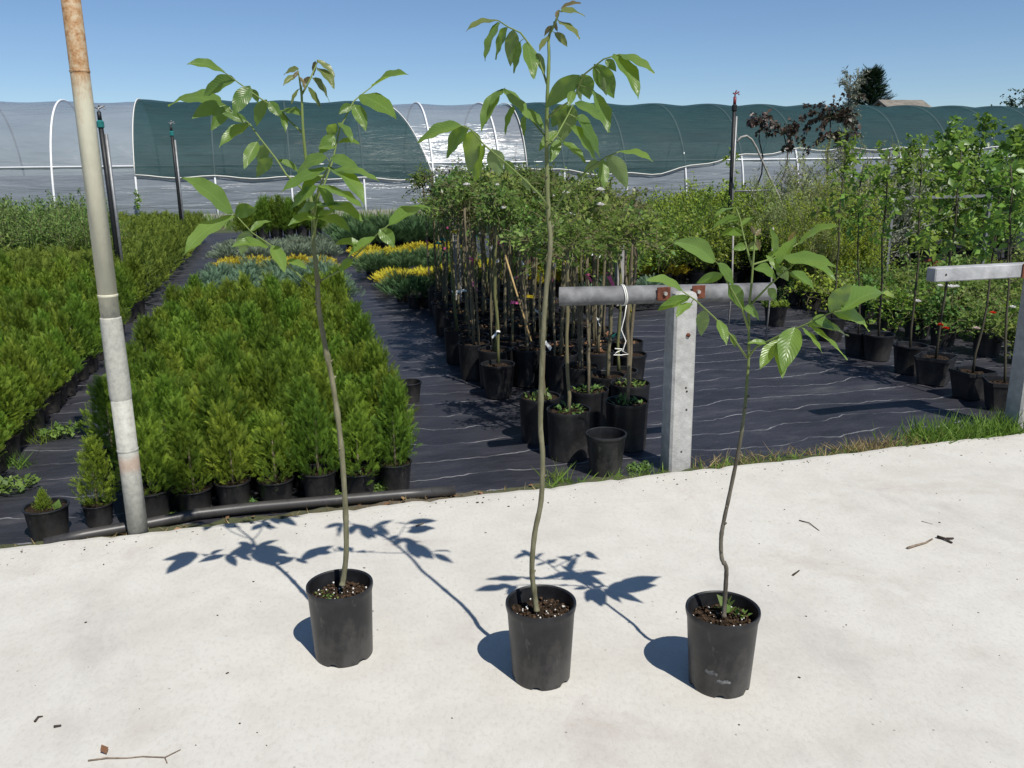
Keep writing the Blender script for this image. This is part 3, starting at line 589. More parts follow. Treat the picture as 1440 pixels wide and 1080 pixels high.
def sapling(label, base_px, rim_r, base_r, H, stem_px, rad, leaves_, seed, bark, weeds, scuffs=()):
    B = gnd(*base_px, 0.0); r = random.Random(seed); rng = np.random.default_rng(seed)
    t = thing('potted_walnut_sapling', label, 'sapling', tuple(B), group='three potted walnut saplings on the concrete')
    obj('pot', pot_mesh('sapling_pot', rim_r, base_r, H, M['pot_grey'], 48, .004, .004, 6, .07), t)
    obj('soil', soil_mesh('soil', rim_r-.006, seed, 30, .009), t, (0, 0, H-.048))
    # perlite grains and crumbs
    g = MB()
    for i in range(26):
        a = r.uniform(0, 6.283); q = (rim_r-.014)*math.sqrt(r.random()); s = r.uniform(.0008, .0022); g.box((q*math.cos(a), q*math.sin(a), H-.041+s), (s, s*r.uniform(.6, 1.2), s*.8), Matrix.Rotation(r.uniform(0, 3), 3, 'Z'))
    o = g.build('perlite_grains', M['perlite'], t); o['kind'] = 'stuff'
    g = MB()
    for i in range(160):
        a = r.uniform(0, 6.283); q = (rim_r-.012)*math.sqrt(r.random()); s = r.uniform(.0015, .004); g.box((q*math.cos(a), q*math.sin(a), H-.043+s*.6), (s, s*r.uniform(.4, 1.2), s*.6), Matrix.Rotation(r.uniform(0, 3), 3, 'Z') @ Matrix.Rotation(r.uniform(-.5, .5), 3, 'X'))
    o = g.build('bark_crumbs', M['litter_soil'], t); o['kind'] = 'stuff'
    for (wx, wy, n, sz, rr, up) in weeds: obj('small_weed', weed_mesh('small_weed', seed+n, n, rr, sz, M['weed'], up), t, (wx, wy, H-.042))
    for (pa, pz, pw, ph) in scuffs:
        V = []; N_ = 7
        for i in range(N_+1):
            for j in range(3):
                a = pa+pw*(i/N_-.5)/base_r; e = math.sin(math.pi*(.08+.84*i/N_))**.5; z = pz+ph*(j/2-.5)*e+.003*math.sin(i*1.7); q = base_r+(rim_r-base_r)*z/H+.0007; V.append((q*math.cos(a), q*math.sin(a), z))
        obj('scuff_mark', mesh('scuff', V, [(i*3+j, i*3+j+3, i*3+j+4, i*3+j+1) for i in range(N_) for j in range(2)], M['scuff']), t)
    # stem
    ctrl = [at_plane(px, py, B, 0.012*math.sin(i*1.3)) for i, (px, py) in enumerate(stem_px)]
    pts = []; tt = []; n = len(ctrl)
    for i in range(n-1):
        a, b = ctrl[i], ctrl[i+1]; p0 = ctrl[max(0, i-1)]; p3 = ctrl[min(n-1, i+2)]
        for k in range(6):
            u = k/6; pts.append(.5*((2*a)+(-p0+b)*u+(2*p0-5*a+4*b-p3)*u*u+(-p0+3*a-3*b+p3)*u**3)); tt.append((i+u)/(n-1))
    pts.append(ctrl[-1]); tt.append(1.0); pts = np.array(pts); tt = np.array(tt)
    rad *= .78; Rr = np.interp(tt, [0, .03, .5, .8, 1], [rad*1.25, rad, rad*.82, rad*.52, rad*.28])*(1+.05*np.sin(np.arange(len(tt))*1.9)); 
    # nodes: small swellings
    for k in r.sample(range(6, len(tt)-4), 7): Rr[k] *= 1.22
    tint = np.clip((tt-.52)*4.5, 0, 1)
    MB().tube(pts-B, Rr, 12, tint).build('stem', bark, t, True)
    for k in r.sample(range(8, len(tt)-8), 5):   # buds
        d = nrm(np.array([r.uniform(-1, 1), r.uniform(-1, .4), .6])); p = pts[k]-B; MB().tube([p, p+d*(Rr[k]+.004), p+d*(Rr[k]+.009)], [.004, .004, .001], 6).build('bud', bark, t, True)
    # compound leaves
    for q, (path, dend, lst, mk) in enumerate(leaves_):
        mat = M[mk]
        if path:
            P3 = [at_plane(px, py, B, dend*(i/(len(path)-1))) for i, (px, py) in enumerate(path)]; cum = np.concatenate([[0], np.cumsum([np.linalg.norm(P3[i+1]-P3[i]) for i in range(len(P3)-1)])])
            st = MB().tube(np.array(P3)-B, np.linspace(.0032, .0016, len(P3)), 7, 1.0).build('leaf_stalk', M['walnut_bark'], t, True)
        else:
            c = lst[0]; pc = at_plane(c[0], c[1], B, dend); st = MB().tube([pc-B+np.array([0, 0, -.006]), pc-B+np.array([.0, .0, .004])], [.002, .0015], 6, 1.0).build('leaf_stalk', M['walnut_bark'], t, True)
        for i, L in enumerate(lst):
            bx, by, tx, ty = L[:4]; wpx = L[4] if len(L) > 4 else None; sd = seed*1000+q*50+i; rr = random.Random(sd)
            if path:
                ds = [np.hypot(px-bx, py-by) for px, py in path]; k = int(np.argmin(ds)); d0 = dend*k/(len(path)-1); P0 = at_plane(bx, by, B, d0)
                if ds[k] > 3:   # slide to the stalk itself
                    best = None
                    for a in range(len(path)-1):
                        pa = np.array(path[a], float); pb = np.array(path[a+1], float); u = np.clip(np.dot(np.array([bx, by])-pa, pb-pa)/np.dot(pb-pa, pb-pa), 0, 1); dd = np.linalg.norm(pa+(pb-pa)*u-np.array([bx, by]))
                        if best is None or dd < best[0]: best = (dd, a, u)
                    d0 = dend*(best[1]+best[2])/(len(path)-1); S0 = P3[best[1]]*(1-best[2])+P3[best[1]+1]*best[2]; P0 = at_plane(bx, by, B, d0)
                    if np.linalg.norm(S0-P0) > .004: MB().tube([S0-B, (S0+P0)/2-B+np.array([0, 0, .001]), P0-B], [.0013, .0011, .001], 5, 1.0).build('petiolule', M['walnut_bark'], st, True)
            else: d0 = dend; P0 = at_plane(bx, by, B, d0)
            Lpx = math.hypot(tx-bx, ty-by); dz = rr.choice([-1, 1])*rr.uniform(.25, .9)*Lpx*.0021
            P1 = at_plane(tx, ty, B, d0+dz); L3 = np.linalg.norm(P1-P0); depth = np.dot(P0-EYE, fwd); wv = (wpx or Lpx*.40)*depth/F_PX*1.04; Wn = max(wv, .40*L3)
            ax = (P1-P0)/L3; tocam = nrm(EYE-P0); n0 = tocam-ax*np.dot(tocam, ax); n0 = n0/(np.linalg.norm(n0)+1e-9); s0 = np.cross(ax, n0); th = math.acos(min(1, wv/Wn)); sg = 1 if s0[2] > 0 else -1
            nn = n0*math.cos(th)+s0*sg*math.sin(th)
            if nn[2] < -.25 and rr.random() < .6: nn = -nn
            lm = leaflet_mesh(P0-B, P1-B+(P1-P0)*.05, Wn*rr.uniform(.95, 1.06), nn, rr.uniform(.03, .15), rr.uniform(.05, .38), sd, M[L[5]] if len(L) > 5 else mat); obj('leaflet', lm, st)
    return t
Y_, RD = 'walnut_young', 'walnut_red'
P1L = [
 ([(432, 272), (403, 246), (388, 223), (366, 195), (351, 174), (325, 155), (310, 146)], .20, [(351, 174, 310, 206, 15), (318, 148, 272, 166, 20), (312, 146, 240, 149, 13), (323, 150, 298, 182, 18), (347, 170, 314, 160, 12), (362, 199, 344, 236, 17), (373, 203, 366, 233, 19), (383, 222, 362, 248, 17), (391, 225, 419, 242, 8)], 'walnut'),
 ([(428, 189), (420, 182), (409, 172), (390, 153), (367, 139), (335, 116), (316, 102)], .10, [(316, 102, 265, 91, 10), (331, 112, 287, 134, 17), (352, 121, 330, 161, 23), (353, 125, 363, 144, 11), (375, 140, 361, 176, 16), (379, 143, 392, 163, 14), (395, 155, 401, 185, 11), (397, 155, 424, 162, 9)], 'walnut'),
 ([(440, 292), (455, 262), (468, 226), (478, 180), (497, 143), (506, 135), (523, 122)], .12, [(523, 122, 572, 106, 10), (506, 133, 555, 165, 25), (498, 147, 514, 183, 18), (495, 148, 477, 160, 12), (476, 172, 494, 202, 12), (484, 176, 491, 194, 11), (472, 174, 463, 196, 15), (470, 190, 450, 216, 18), (476, 200, 505, 203, 9), (472, 205, 448, 208, 10)], 'walnut'),
 ([(438, 300), (448, 268), (458, 242), (464, 230)], -.14, [(458, 236, 398, 269, 15), (460, 222, 420, 243, 14), (465, 222, 505, 238, 17), (462, 236, 510, 286, 16), (470, 238, 530, 254, 13), (455, 246, 425, 275, 12)], 'walnut'),
 ([(440, 312), (444, 285), (448, 260)], -.16, [(447, 262, 410, 294, 14), (449, 260, 506, 290, 11), (448, 262, 470, 300, 13)], 'walnut'),
 ([(441, 322), (443, 300), (446, 287)], -.10, [(446, 287, 507, 310, 14), (445, 288, 414, 311, 11), (446, 288, 480, 292, 9)], 'walnut'),
 ([(442, 335), (444, 318), (447, 306)], -.08, [(447, 306, 491, 326, 13), (446, 306, 407, 317, 11), (447, 307, 470, 298, 8)], 'walnut'),
 ([(446, 408), (425, 391), (402, 370), (384, 347), (354, 327), (331, 302)], -.12, [(327, 300, 259, 252, 27), (328, 303, 262, 356, 15), (331, 302, 360, 294, 20), (350, 325, 340, 358, 20), (352, 325, 380, 312, 9), (384, 345, 400, 382, 19), (378, 347, 328, 347, 14), (405, 366, 430, 378, 12)], 'walnut'),
 ([(449, 396), (479, 380), (500, 360), (530, 330), (547, 316)], -.17, [(547, 316, 613, 295, 17), (534, 322, 554, 347, 19), (528, 333, 490, 362, 12), (495, 365, 478, 383, 13), (512, 346, 470, 345, 11)], 'walnut'),
 ([(424, 132), (421, 110), (419, 98)], -.01, [(420, 97, 400, 105, 7, Y_), (416, 106, 399, 120, 8, Y_), (419, 126, 410, 148, 6, Y_), (421, 108, 428, 125, 6, RD), (420, 100, 412, 112, 5, RD)], Y_),
 ([(425, 132), (436, 112), (446, 88)], .03, [(446, 84, 470, 108, 9, Y_), (446, 95, 469, 124, 10, Y_), (440, 110, 462, 142, 10, Y_), (434, 123, 451, 152, 9, Y_), (444, 86, 441, 106, 6, RD), (436, 108, 426, 122, 6, RD)], Y_),
]
P2L = [
 ([(769, 118), (766, 108), (754, 75), (732, 46), (715, 38), (701, 29)], .02, [(701, 29, 657, 44, 8, Y_), (700, 31, 683, 83, 15), (714, 39, 698, 82, 11), (722, 42, 718, 91, 20), (732, 58, 723, 101, 12), (741, 60, 750, 109, 17), (745, 80, 752, 110, 9), (756, 75, 766, 102, 11)], 'walnut'),
 ([(772, 50), (780, 33), (787, 14)], -.02, [(788, 12, 816, 5, 6, RD), (788, 17, 821, 23, 7, Y_), (786, 29, 814, 54, 11, Y_), (780, 46, 797, 65, 10, Y_), (771, 50, 759, 71, 7, Y_), (776, 36, 766, 50, 6, RD), (779, 30, 784, 44, 6, RD), (785, 14, 782, 26, 5, RD)], Y_),
 ([(771, 165), (786, 152), (807, 139), (821, 105), (849, 83), (872, 76)], -.14, [(872, 76, 918, 102, 13), (863, 76, 896, 136, 23), (836, 90, 862, 136, 27), (847, 108, 853, 134, 10), (815, 106, 770, 150, 26), (819, 104, 829, 138, 24), (836, 128, 854, 184, 15), (806, 128, 800, 149, 12), (812, 118, 818, 142, 9), (852, 84, 866, 100, 12)], 'walnut'),
 ([(770, 206), (783, 190), (797, 165), (806, 147)], .14, [(801, 148, 777, 177, 24), (807, 150, 789, 200, 25), (808, 145, 855, 184, 14), (812, 166, 842, 219, 12), (803, 178, 838, 226, 11), (791, 198, 822, 228, 10), (783, 184, 759, 212, 14), (786, 196, 775, 227, 16), (810, 166, 830, 172, 10)], 'walnut'),
 ([(769, 198), (765, 189), (745, 166), (726, 145), (708, 125)], .10, [(702, 127, 678, 182, 20), (706, 128, 684, 172, 9), (710, 124, 742, 165, 14), (724, 149, 711, 189, 10), (738, 162, 737, 191, 8), (738, 153, 764, 181, 12), (709, 126, 690, 150, 10)], 'walnut'),
 ([(771, 292), (760, 275), (739, 254), (710, 228), (680, 203), (662, 182), (650, 177)], -.12, [(650, 177, 590, 200, 12), (660, 180, 630, 221, 18), (666, 184, 660, 242, 26), (682, 205, 669, 255, 15), (692, 210, 703, 245, 26), (710, 226, 723, 245, 13), (735, 250, 745, 268, 9)], 'walnut'),
 ([(771, 312), (795, 270), (828, 238), (852, 221), (872, 213)], -.10, [(872, 213, 916, 227, 11), (855, 219, 881, 264, 23), (848, 225, 850, 264, 15), (844, 228, 822, 242, 13)], 'walnut'),
]
P3L = [
 ([(1052, 462), (1043, 433), (1024, 399), (1009, 370)], -.10, [(1006, 368, 949, 342, 25), (1017, 386, 981, 398, 15), (1010, 370, 1030, 402, 12), (1024, 402, 1045, 436, 20), (1046, 433, 1067, 450, 11)], 'walnut'),
 ([(1050, 503), (1030, 474), (1004, 446), (978, 422), (960, 410)], -.13, [(970, 418, 926, 436, 15), (960, 408, 911, 395, 15), (972, 426, 952, 446, 11), (990, 436, 986, 471, 18), (1010, 450, 1021, 484, 13), (1026, 470, 1034, 488, 8)], 'walnut'),
 ([(1052, 503), (1063, 488), (1100, 470), (1136, 455), (1167, 440), (1183, 437)], -.16, [(1167, 439, 1196, 401, 25), (1183, 437, 1254, 420, 25), (1171, 440, 1220, 465, 21), (1141, 450, 1174, 465, 16), (1136, 458, 1191, 473, 11), (1138, 458, 1189, 504, 8), (1128, 460, 1155, 495, 8), (1118, 460, 1101, 521, 33), (1092, 474, 1106, 492, 12), (1097, 478, 1070, 518, 19), (1097, 482, 1100, 530, 18), (1078, 482, 1052, 483, 9)], 'walnut'),
 ([(1056, 428), (1081, 402), (1100, 385), (1120, 369)], -.06, [(1102, 360, 1172, 375, 21), (1120, 369, 1173, 394, 10), (1110, 384, 1145, 409, 14), (1096, 372, 1119, 334, 15), (1094, 376, 1108, 394, 16), (1092, 392, 1061, 379, 13), (1081, 405, 1090, 423, 12), (1100, 385, 1078, 360, 10)], 'walnut'),
 ([(1059, 372), (1072, 368), (1092, 362), (1123, 342)], .10, [(1123, 342, 1177, 319, 13), (1110, 350, 1118, 326, 8, RD), (1090, 360, 1083, 321, 12), (1080, 366, 1098, 348, 9)], 'walnut'),
 ([(1058, 375), (1052, 356), (1045, 329), (1041, 308), (1035, 292)], .04, [(1035, 292, 1006, 306, 5), (1040, 308, 1000, 323, 10), (1047, 329, 1013, 332, 11), (1049, 347, 1031, 351, 12), (1043, 318, 1060, 306, 6), (1051, 352, 1070, 346, 10)], 'walnut'),
 ([(1062, 345), (1062, 330)], 0, [(1062, 330, 1056, 318, 6, RD), (1063, 331, 1070, 322, 6, RD), (1062, 336, 1068, 352, 7, RD), (1061, 340, 1052, 350, 6, Y_)], Y_),
]
sapling('walnut sapling with dense drooping crown, green weeds on the soil of its black pot', (484, 917), .1035, .094, .25, [(481, 824), (484, 806), (487, 770), (485, 700), (479, 620), (469, 545), (456, 480), (448, 430), (446, 390), (441, 343), (440, 300), (434, 262), (430, 223), (426, 180), (424, 130), (422, 118)], .0112, P1L, 11, M['walnut_bark'], [(-.045, -.02, 26, .013, .03, .3), (-.01, -.05, 18, .010, .03, .3), (-.06, .03, 10, .010, .02, .3)])
sapling('tallest walnut sapling in a black pot, pale bare trunk base, brown soil without weeds', (761, 948), .1055, .0905, .255, [(755, 860), (752, 838), (748, 800), (752, 750), (761, 703), (763, 640), (760, 593), (763, 487), (767, 420), (774, 345), (771, 300), (769, 228), (769, 170), (770, 129), (772, 83), (772, 52), (780, 34), (786, 18)], .0108, P2L, 12, M['walnut_bark'], [])
sapling('shortest walnut sapling with dark stem, weeds in its scuffed black pot', (1011, 958), .1075, .092, .252, [(1018, 868), (1019, 848), (1021, 815), (1021, 797), (1015, 785), (1014, 758), (1018, 732), (1027, 690), (1040, 625), (1047, 577), (1050, 543), (1053, 497), (1053, 440), (1057, 397), (1060, 357), (1062, 333)], .0088, P3L, 13, M['walnut_bark_d'], [(.035, .03, 7, .045, .012, .9), (.06, -.005, 9, .025, .02, .5), (.01, .01, 5, .03, .006, 1.2)], [(-2.35, .085, .036, .016), (-1.95, .060, .040, .013)])

# ================================================================== POTTED THUJAS
def thuja_mesh(name, seed, H, Rr, n, mat, size=.075, per=11, T=FROND):
    """clumps of flat sprays at the branch ends"""
    rng = np.random.default_rng(seed); m = n//per; S0 = size; h = (np.arange(m)+rng.random(m))/m; h = h**.9; an = np.arange(m)*2.4+rng.normal(size=m)*.5; k = .45+.55*np.sqrt(rng.random(m))
    prof = np.clip(np.minimum(1, .62+h*1.9)*(1-np.clip((h-.18)/.82, 0, 1)**1.25*.90), .06, 1)*(1+.22*rng.normal(size=m)*.6)
    rr = Rr*prof*k; C = np.stack([rr*np.cos(an), rr*np.sin(an), .025+h*H*.80+rng.normal(size=m)*.012], 1)
    CA = nrm(np.stack([np.cos(an)*(.30+.55*k)*(1.1-.75*h), np.sin(an)*(.30+.55*k)*(1.1-.75*h), 1.0+.35*h], 1)+.2*rdir(m, rng))
    C = np.repeat(C, per, 0); CAr = np.repeat(CA, per, 0); N_ = len(C); P = C+CAr*rng.uniform(-.05, .04, (N_, 1))+.024*rdir(N_, rng); A = nrm(CAr+.55*rdir(N_, rng)); Nn = rdir(N_, rng)
    S = size*rng.uniform(.55, 1.25, N_); V, Fo = scatter(T, P, A, Nn, S, S*.9)
    base = np.clip(np.repeat(rng.random(m)**1.3*.6, per)+rng.random(N_)*.2-.05, 0, 1); grow = np.clip(T[0][:, 2]-.25, 0, 1)*.6
    return mesh(name, V, Fo, mat, tint=np.clip(base[:, None]+grow[None, :], 0, 1).ravel())
TH_POT = pot_mesh('nursery_pot', .092, .076, .145, M['pot'], 24, .006, .004, 0, .03)
TH_SOIL = [soil_mesh('soil', .089, s, 18, .006) for s in range(3)]
TH_STEM = MB().tube([(0, 0, .10), (.004, .002, .2), (-.003, 0, .42)], [.009, .007, .003], 6).mesh('stem', M['bark'], True)
TH_F = [thuja_mesh('thuja_foliage', 40+i, H, Rr, 1150, M['thuja'], .046) for i, (H, Rr) in enumerate(((.42, .115), (.46, .12), (.38, .135), (.50, .115), (.43, .13), (.35, .125)))]
TH_FAR = [thuja_mesh('far_thuja_foliage', 80+i, .50, .15, 220, M['thuja_d'], .085, 11, FROND_S) for i in range(4)]
TW = [weed_mesh('pot_weed', 300+i, 16, .05, .035, M['weed'], .5) for i in range(3)]
LITTER = weed_mesh('leaf_litter', 311, 8, .05, .022, M['litter'], .1)
def thuja(x, y, label, group, near, r, sc=1.0, small=False):
    t = thing('potted_thuja', label, 'conifer shrub', (x, y, GZ), r.uniform(0, 6.28), group)
    t.scale = (sc, sc, sc*r.uniform(.86, 1.12))
    obj('pot', TH_POT, t)
    if near: obj('soil', r.choice(TH_SOIL), t, (0, 0, .126)); obj('stem', TH_STEM, t)
    f = obj('foliage', r.choice(TH_F), t, (0, 0, .12)); f.rotation_euler = (r.uniform(-.07, .07), r.uniform(-.07, .07), r.uniform(0, 6.28))
    if near and r.random() < .45: obj('weed', r.choice(TW), t, (r.uniform(-.04, .04), r.uniform(-.05, .0), .13))
    if near and r.random() < .3: obj('leaf_litter', LITTER, t, (r.uniform(-.03, .03), r.uniform(-.04, .02), .135))['kind'] = 'stuff'
    return t
r = random.Random(21); LB = 'potted bright green thuja inside the big bed in front of the blue junipers'; cnt = 0
GRP = 'thujas of the big bed'
front_x = [-.89, -.655, -.47, -.285, -.085, .125, .32, .51]
FL = ['potted thuja standing alone between the steel pole and the seedling pot', 'potted thuja partly hidden right behind the steel pole foot']
for i, x in enumerate(front_x):
    y = 4.12+r.uniform(-.02, .04)
    l = FL[i] if i < 2 else ('potted thuja at the corner of the big bed beside the lone empty pot' if i == 7 else 'front row thuja behind the water pipe, %s from the steel pole' % ('second', 'third', 'fourth', 'fifth', 'sixth')[i-2])
    t = thuja(x, y, l, 'front row of the big thuja bed', True, r, (.95 if i != 0 else .72)*r.uniform(.92, 1.04)); cnt += 1
rows = 22
for j in range(rows):
    for i in range(8):
        x = -.93+i*.205+r.uniform(-.025, .025)+(.08 if j % 2 else 0); y = 4.35+j*.232+r.uniform(-.03, .03)
        if j < 2 and i == 0: continue
        if x > .55: x = .54
        lb, gp = (LB, GRP)
        if j == 0: lb, gp = 'potted thuja of the big bed standing directly behind the front row', 'second row of the big thuja bed'
        elif j == rows-1: lb, gp = 'potted thuja in the last row of the big bed touching the blue junipers', 'last row of the big thuja bed'
        elif i == 0: lb, gp = 'potted thuja at the big bed edge facing the left bed across the path', 'path side thujas of the big bed'
        elif i == 7: lb, gp = 'potted thuja at the big bed edge facing the standard roses', 'rose side thujas of the big bed'
        thuja(x, y, lb, gp, j < 2 or i in (0, 7), r, r.uniform(.84, 1.12)); cnt += 1
# seedling pot
sp = thing('seedling_pot', 'black pot with a tiny thuja seedling and two broad weed leaves', 'pot plant', (-1.085, 4.03, GZ))
obj('pot', TH_POT, sp); obj('soil', TH_SOIL[0], sp, (0, 0, .126)); f = obj('seedling', TH_F[2], sp, (-.01, 0, .115)); f.scale = (.25, .25, .28)
for dx, a in ((.035, .5), (.05, 1.1)):
    V, Fo, tt = leaves(np.array([[0, 0, 0.]]), np.array([[math.cos(a)*.6, -.2, 1]]), np.array([[.1, -1, .3]]), np.array([.055]), np.array([.032])); obj('weed_leaf', mesh('weed_leaf', V, Fo, M['weed'], tint=tt), sp, (dx, -.02, .125))
# left bed: front block, then a gap, then the rear block
LA = 'potted thuja in the left bed before the sprinkler riser'; LA2 = 'potted thuja in the left bed behind the sprinkler riser'
ca = 0
for j in range(19):
    y = 4.55+j*.25; xmin = -.32*y-.45
    for i in range(9):
        x = -1.60-i*.225+r.uniform(-.03, .03)
        if x < xmin: continue
        thuja(x, y+r.uniform(-.03, .03), 'potted thuja of the left bed lining the narrow path' if i == 0 else LA, 'left bed thujas lining the path' if i == 0 else 'thujas of the left bed, front block', i == 0 and j < 12, r, r.uniform(.95, 1.15)); ca += 1
cr = 0; rest = []
for j in range(44):
    y = 10.0+j*.26; xmin = -.32*y-.6
    for i in range(26):
        x = -1.62-i*.23+r.uniform(-.04, .04)
        if x < xmin: break
        if j < 1 and i > 6: continue
        if i == 0 and cr < 300-cnt-ca or (cnt+ca+cr < 300 and j < 6): thuja(x, y, LA2, 'thujas of the left bed, rear block', False, r, r.uniform(1.05, 1.22)); cr += 1
        else: rest.append((x, y, r.uniform(1.0, 1.25), r.uniform(0, 6.28), r.randrange(4)))
def merge(name, meshes, spots, mat, z=GZ):
    Vs = []; Fs = []; Ts = []; off = 0; data = []
    for me in meshes:
        v = np.empty(len(me.vertices)*3, np.float32); me.vertices.foreach_get('co', v); f = np.empty(len(me.loops), np.int32); me.loops.foreach_get('vertex_index', f); a = np.empty(len(me.vertices), np.float32); me.attributes['tint'].data.foreach_get('value', a); data.append((v.reshape(-1, 3), f.reshape(-1, 3), a))
    for x, y, s, a, k in spots:
        v, f, t = data[k]; c, sn = math.cos(a), math.sin(a); Vs.append(np.stack([(v[:, 0]*c-v[:, 1]*sn)*s+x, (v[:, 0]*sn+v[:, 1]*c)*s+y, v[:, 2]*s+z+.12], 1)); Fs.append(f+off); off += len(v); Ts.append(np.clip(t+(hash((round(x, 3), round(y, 3))) % 100/100-.5)*.3, 0, 1))
    return mesh(name, np.concatenate(Vs), np.concatenate(Fs), mat, tint=np.concatenate(Ts))
tag(obj('thuja_hedge', merge('thuja_mass', TH_FAR, rest, M['thuja_d'])), 'dense mass of further thujas filling the rear of the left bed', 'conifer shrubs', kind='stuff')
# far rows beyond the junipers
for k, (x0, x1, y) in enumerate(((-.55, 1.0, 21.6),)):
    for i in range(6):
        t = thuja(x0+(x1-x0)*i/5, y+r.uniform(-.1, .1), 'dark green thuja in the short far row before the tunnel', 'far thuja row', False, r, 1.75)
        for q in range(2): 
            f = obj('foliage', TH_F[(i+q) % 6], t, (r.uniform(-.08, .08), .10*q, .10)); f.rotation_euler.z = i+q*2

# ================================================================== JUNIPERS (low spreading pots)
def juniper_mesh(name, seed, Rr, H, n, mat, size=.07, up=.5):
    rng = np.random.default_rng(seed); an = rng.random(n)*6.283; k = np.sqrt(rng.random(n)); lob = 1+.22*np.sin(an*4+seed)+.12*np.sin(an*9)
    P = np.stack([Rr*k*lob*np.cos(an), Rr*k*lob*np.sin(an), H*(1-k**2*.75)*rng.uniform(.45, 1, n)], 1); A = nrm(np.stack([np.cos(an)*(.3+k), np.sin(an)*(.3+k), up+.5*rng.random(n)], 1)+.35*rdir(n, rng)); N = nrm(np.array([[0, -.1, 1.]])+.6*rdir(n, rng)); S = size*rng.uniform(.6, 1.3, n)
    V, Fo = scatter(FROND, P, A, N, S, S*.8); base = rng.random(n)*.6; return mesh(name, V, Fo, mat, tint=np.clip(base[:, None]+.45*FROND[0][None, :, 2], 0, 1).ravel())
JPOT = pot_mesh('juniper_pot', .105, .085, .15, M['pot'], 20, .006, .004, 0, .03)
def jun_set(key, seeds, Rr, H, n, size): return [juniper_mesh('juniper_foliage', s, Rr, H, n, M[key], size) for s in seeds]
JB = jun_set('jun_b', (1, 2, 3), .22, .26, 420, .085); JY = jun_set('jun_y', (4, 5, 6), .27, .13, 420, .075); JG = jun_set('jun_g', (7, 8, 9), .30, .26, 480, .10); JS = jun_set('jun_gray', (10, 11), .25, .14, 300, .08)
def junipers(meshes, spots, label, group, sc=1.0):
    for x, y in spots:
        t = thing('potted_juniper', label, 'juniper', (x, y, GZ), r.uniform(0, 6.28), group); s = sc*r.uniform(.88, 1.12); t.scale = (s, s, s); obj('pot', JPOT, t); obj('foliage', r.choice(meshes), t, (0, 0, .11))
def block(x0, x1, y0, y1, dx, dy, j=.04): return [(x0+(x1-x0)*i/max(1, round((x1-x0)/dx))+r.uniform(-j, j), y0+(y1-y0)*k/max(1, round((y1-y0)/dy))+r.uniform(-j, j)) for k in range(round((y1-y0)/dy)+1) for i in range(round((x1-x0)/dx)+1)]
junipers(JB, block(-.72, .62, 10.0, 12.2, .30, .36), 'blue grey juniper tuft in the block behind the big thuja bed', 'blue junipers')
junipers(JY, block(-.66, .66, 12.8, 14.2, .34, .40), 'golden green low juniper behind the blue junipers', 'golden junipers of the middle bed', .9)
junipers(JS, block(-.75, .8, 15.2, 17.6, .42, .5), 'pale grey green flat juniper behind the golden junipers', 'grey junipers', 1.1)
junipers(JG, [(1.55, 9.9), (1.95, 10.15), (1.48, 10.45), (2.35, 10.3)], 'dark green spreading juniper beside the mat path', 'green spreading junipers', 1.0)
junipers(JY, block(1.55, 2.7, 11.2, 11.9, .38, .35), 'bright yellow juniper right behind the green spreading juniper', 'yellow junipers, nearer clump', .95)
junipers(JG, block(1.45, 2.7, 12.6, 13.4, .5, .5), 'green juniper between the two yellow juniper clumps', 'green junipers between yellow clumps', .9)
junipers(JY, block(1.55, 3.0, 14.4, 15.4, .42, .5), 'bright yellow juniper of the further clump beside the mat path', 'yellow junipers, further clump', 1.0)
junipers(JY, block(3.0, 5.0, 10.6, 12.4, .40, .45), 'bright yellow juniper seen between the standard rose stems', 'yellow junipers behind the roses', 1.05)
junipers(JG, block(1.6, 3.6, 16.6, 18.6, .55, .6), 'tall loose green juniper at the far end of the path', 'far green junipers', 1.5)
junipers(JB, [(3.35, 8.9), (3.75, 9.3), (4.1, 9.0), (4.45, 9.6)], 'small blue juniper in a pot behind the pipe rail', 'blue junipers behind the rail', .8)

# ================================================================== STANDARD ROSES (block of grafted stems)
BAG = pot_mesh('rose_pot', .122, .112, .28, M['pot'], 24, .003, .004, 0, .035); BAG2 = pot_mesh('rose_pot_tapered', .118, .095, .24, M['pot'], 24, .006, .004, 0, .035)
RSOIL = [soil_mesh('soil', .117, s, 18, .012) for s in range(3)]; RW = [weed_mesh('pot_weed', 320+i, 46, .09, .034, M['weed'], .6) for i in range(3)]; RLIT = weed_mesh('litter', 330, 26, .095, .03, M['litter'], .1)
def tw_mesh(tw, r0, mat, extra=None):
    m = MB()
    for t in tw: m.tube(t, np.linspace(r0, r0*.4, len(t)), 4, .6, False)
    return m.mesh('twigs', mat, True)
def rose_crown(seed, n, per, mat, size):
    rng = np.random.default_rng(seed); tw = twigs(rng, n, (0, 0, 0), .33, .42, .68, .7, 5); tw2 = []
    for t in tw: tw2 += twigs(rng, 2, t[rng.integers(2, 4)], .16, .35, .8, .6, 3)
    V, Fo, tt = leaves(*leafy(rng, tw+tw2, per, size, .62, .18, .15, 1.0, .03), LEAF, None, rng); return tw_mesh(tw+tw2, .004, M['bark']), mesh('rose_leaves', V, Fo, mat, tint=tt)
CROWNS = [rose_crown(500+i, 13, 13, M['rose'] if i != 3 else M['rose_red'], .037) for i in range(7)]
STEMS = []
for i in range(6):
    rg = random.Random(600+i); n = 9; H = 1.0; x = y = 0; pts = []
    for k in range(n): pts.append((x, y, .2+(H-.2)*k/(n-1))); x += rg.uniform(-.012, .012); y += rg.uniform(-.012, .012)
    rad = np.linspace(.0125, .009, n)*(1+.12*np.array([rg.uniform(-1, 1) for _ in range(n)])); STEMS.append((MB().tube(pts, rad, 7, [rg.uniform(0, .9)]*n).mesh('stem', M['bark'], True), pts[-1]))
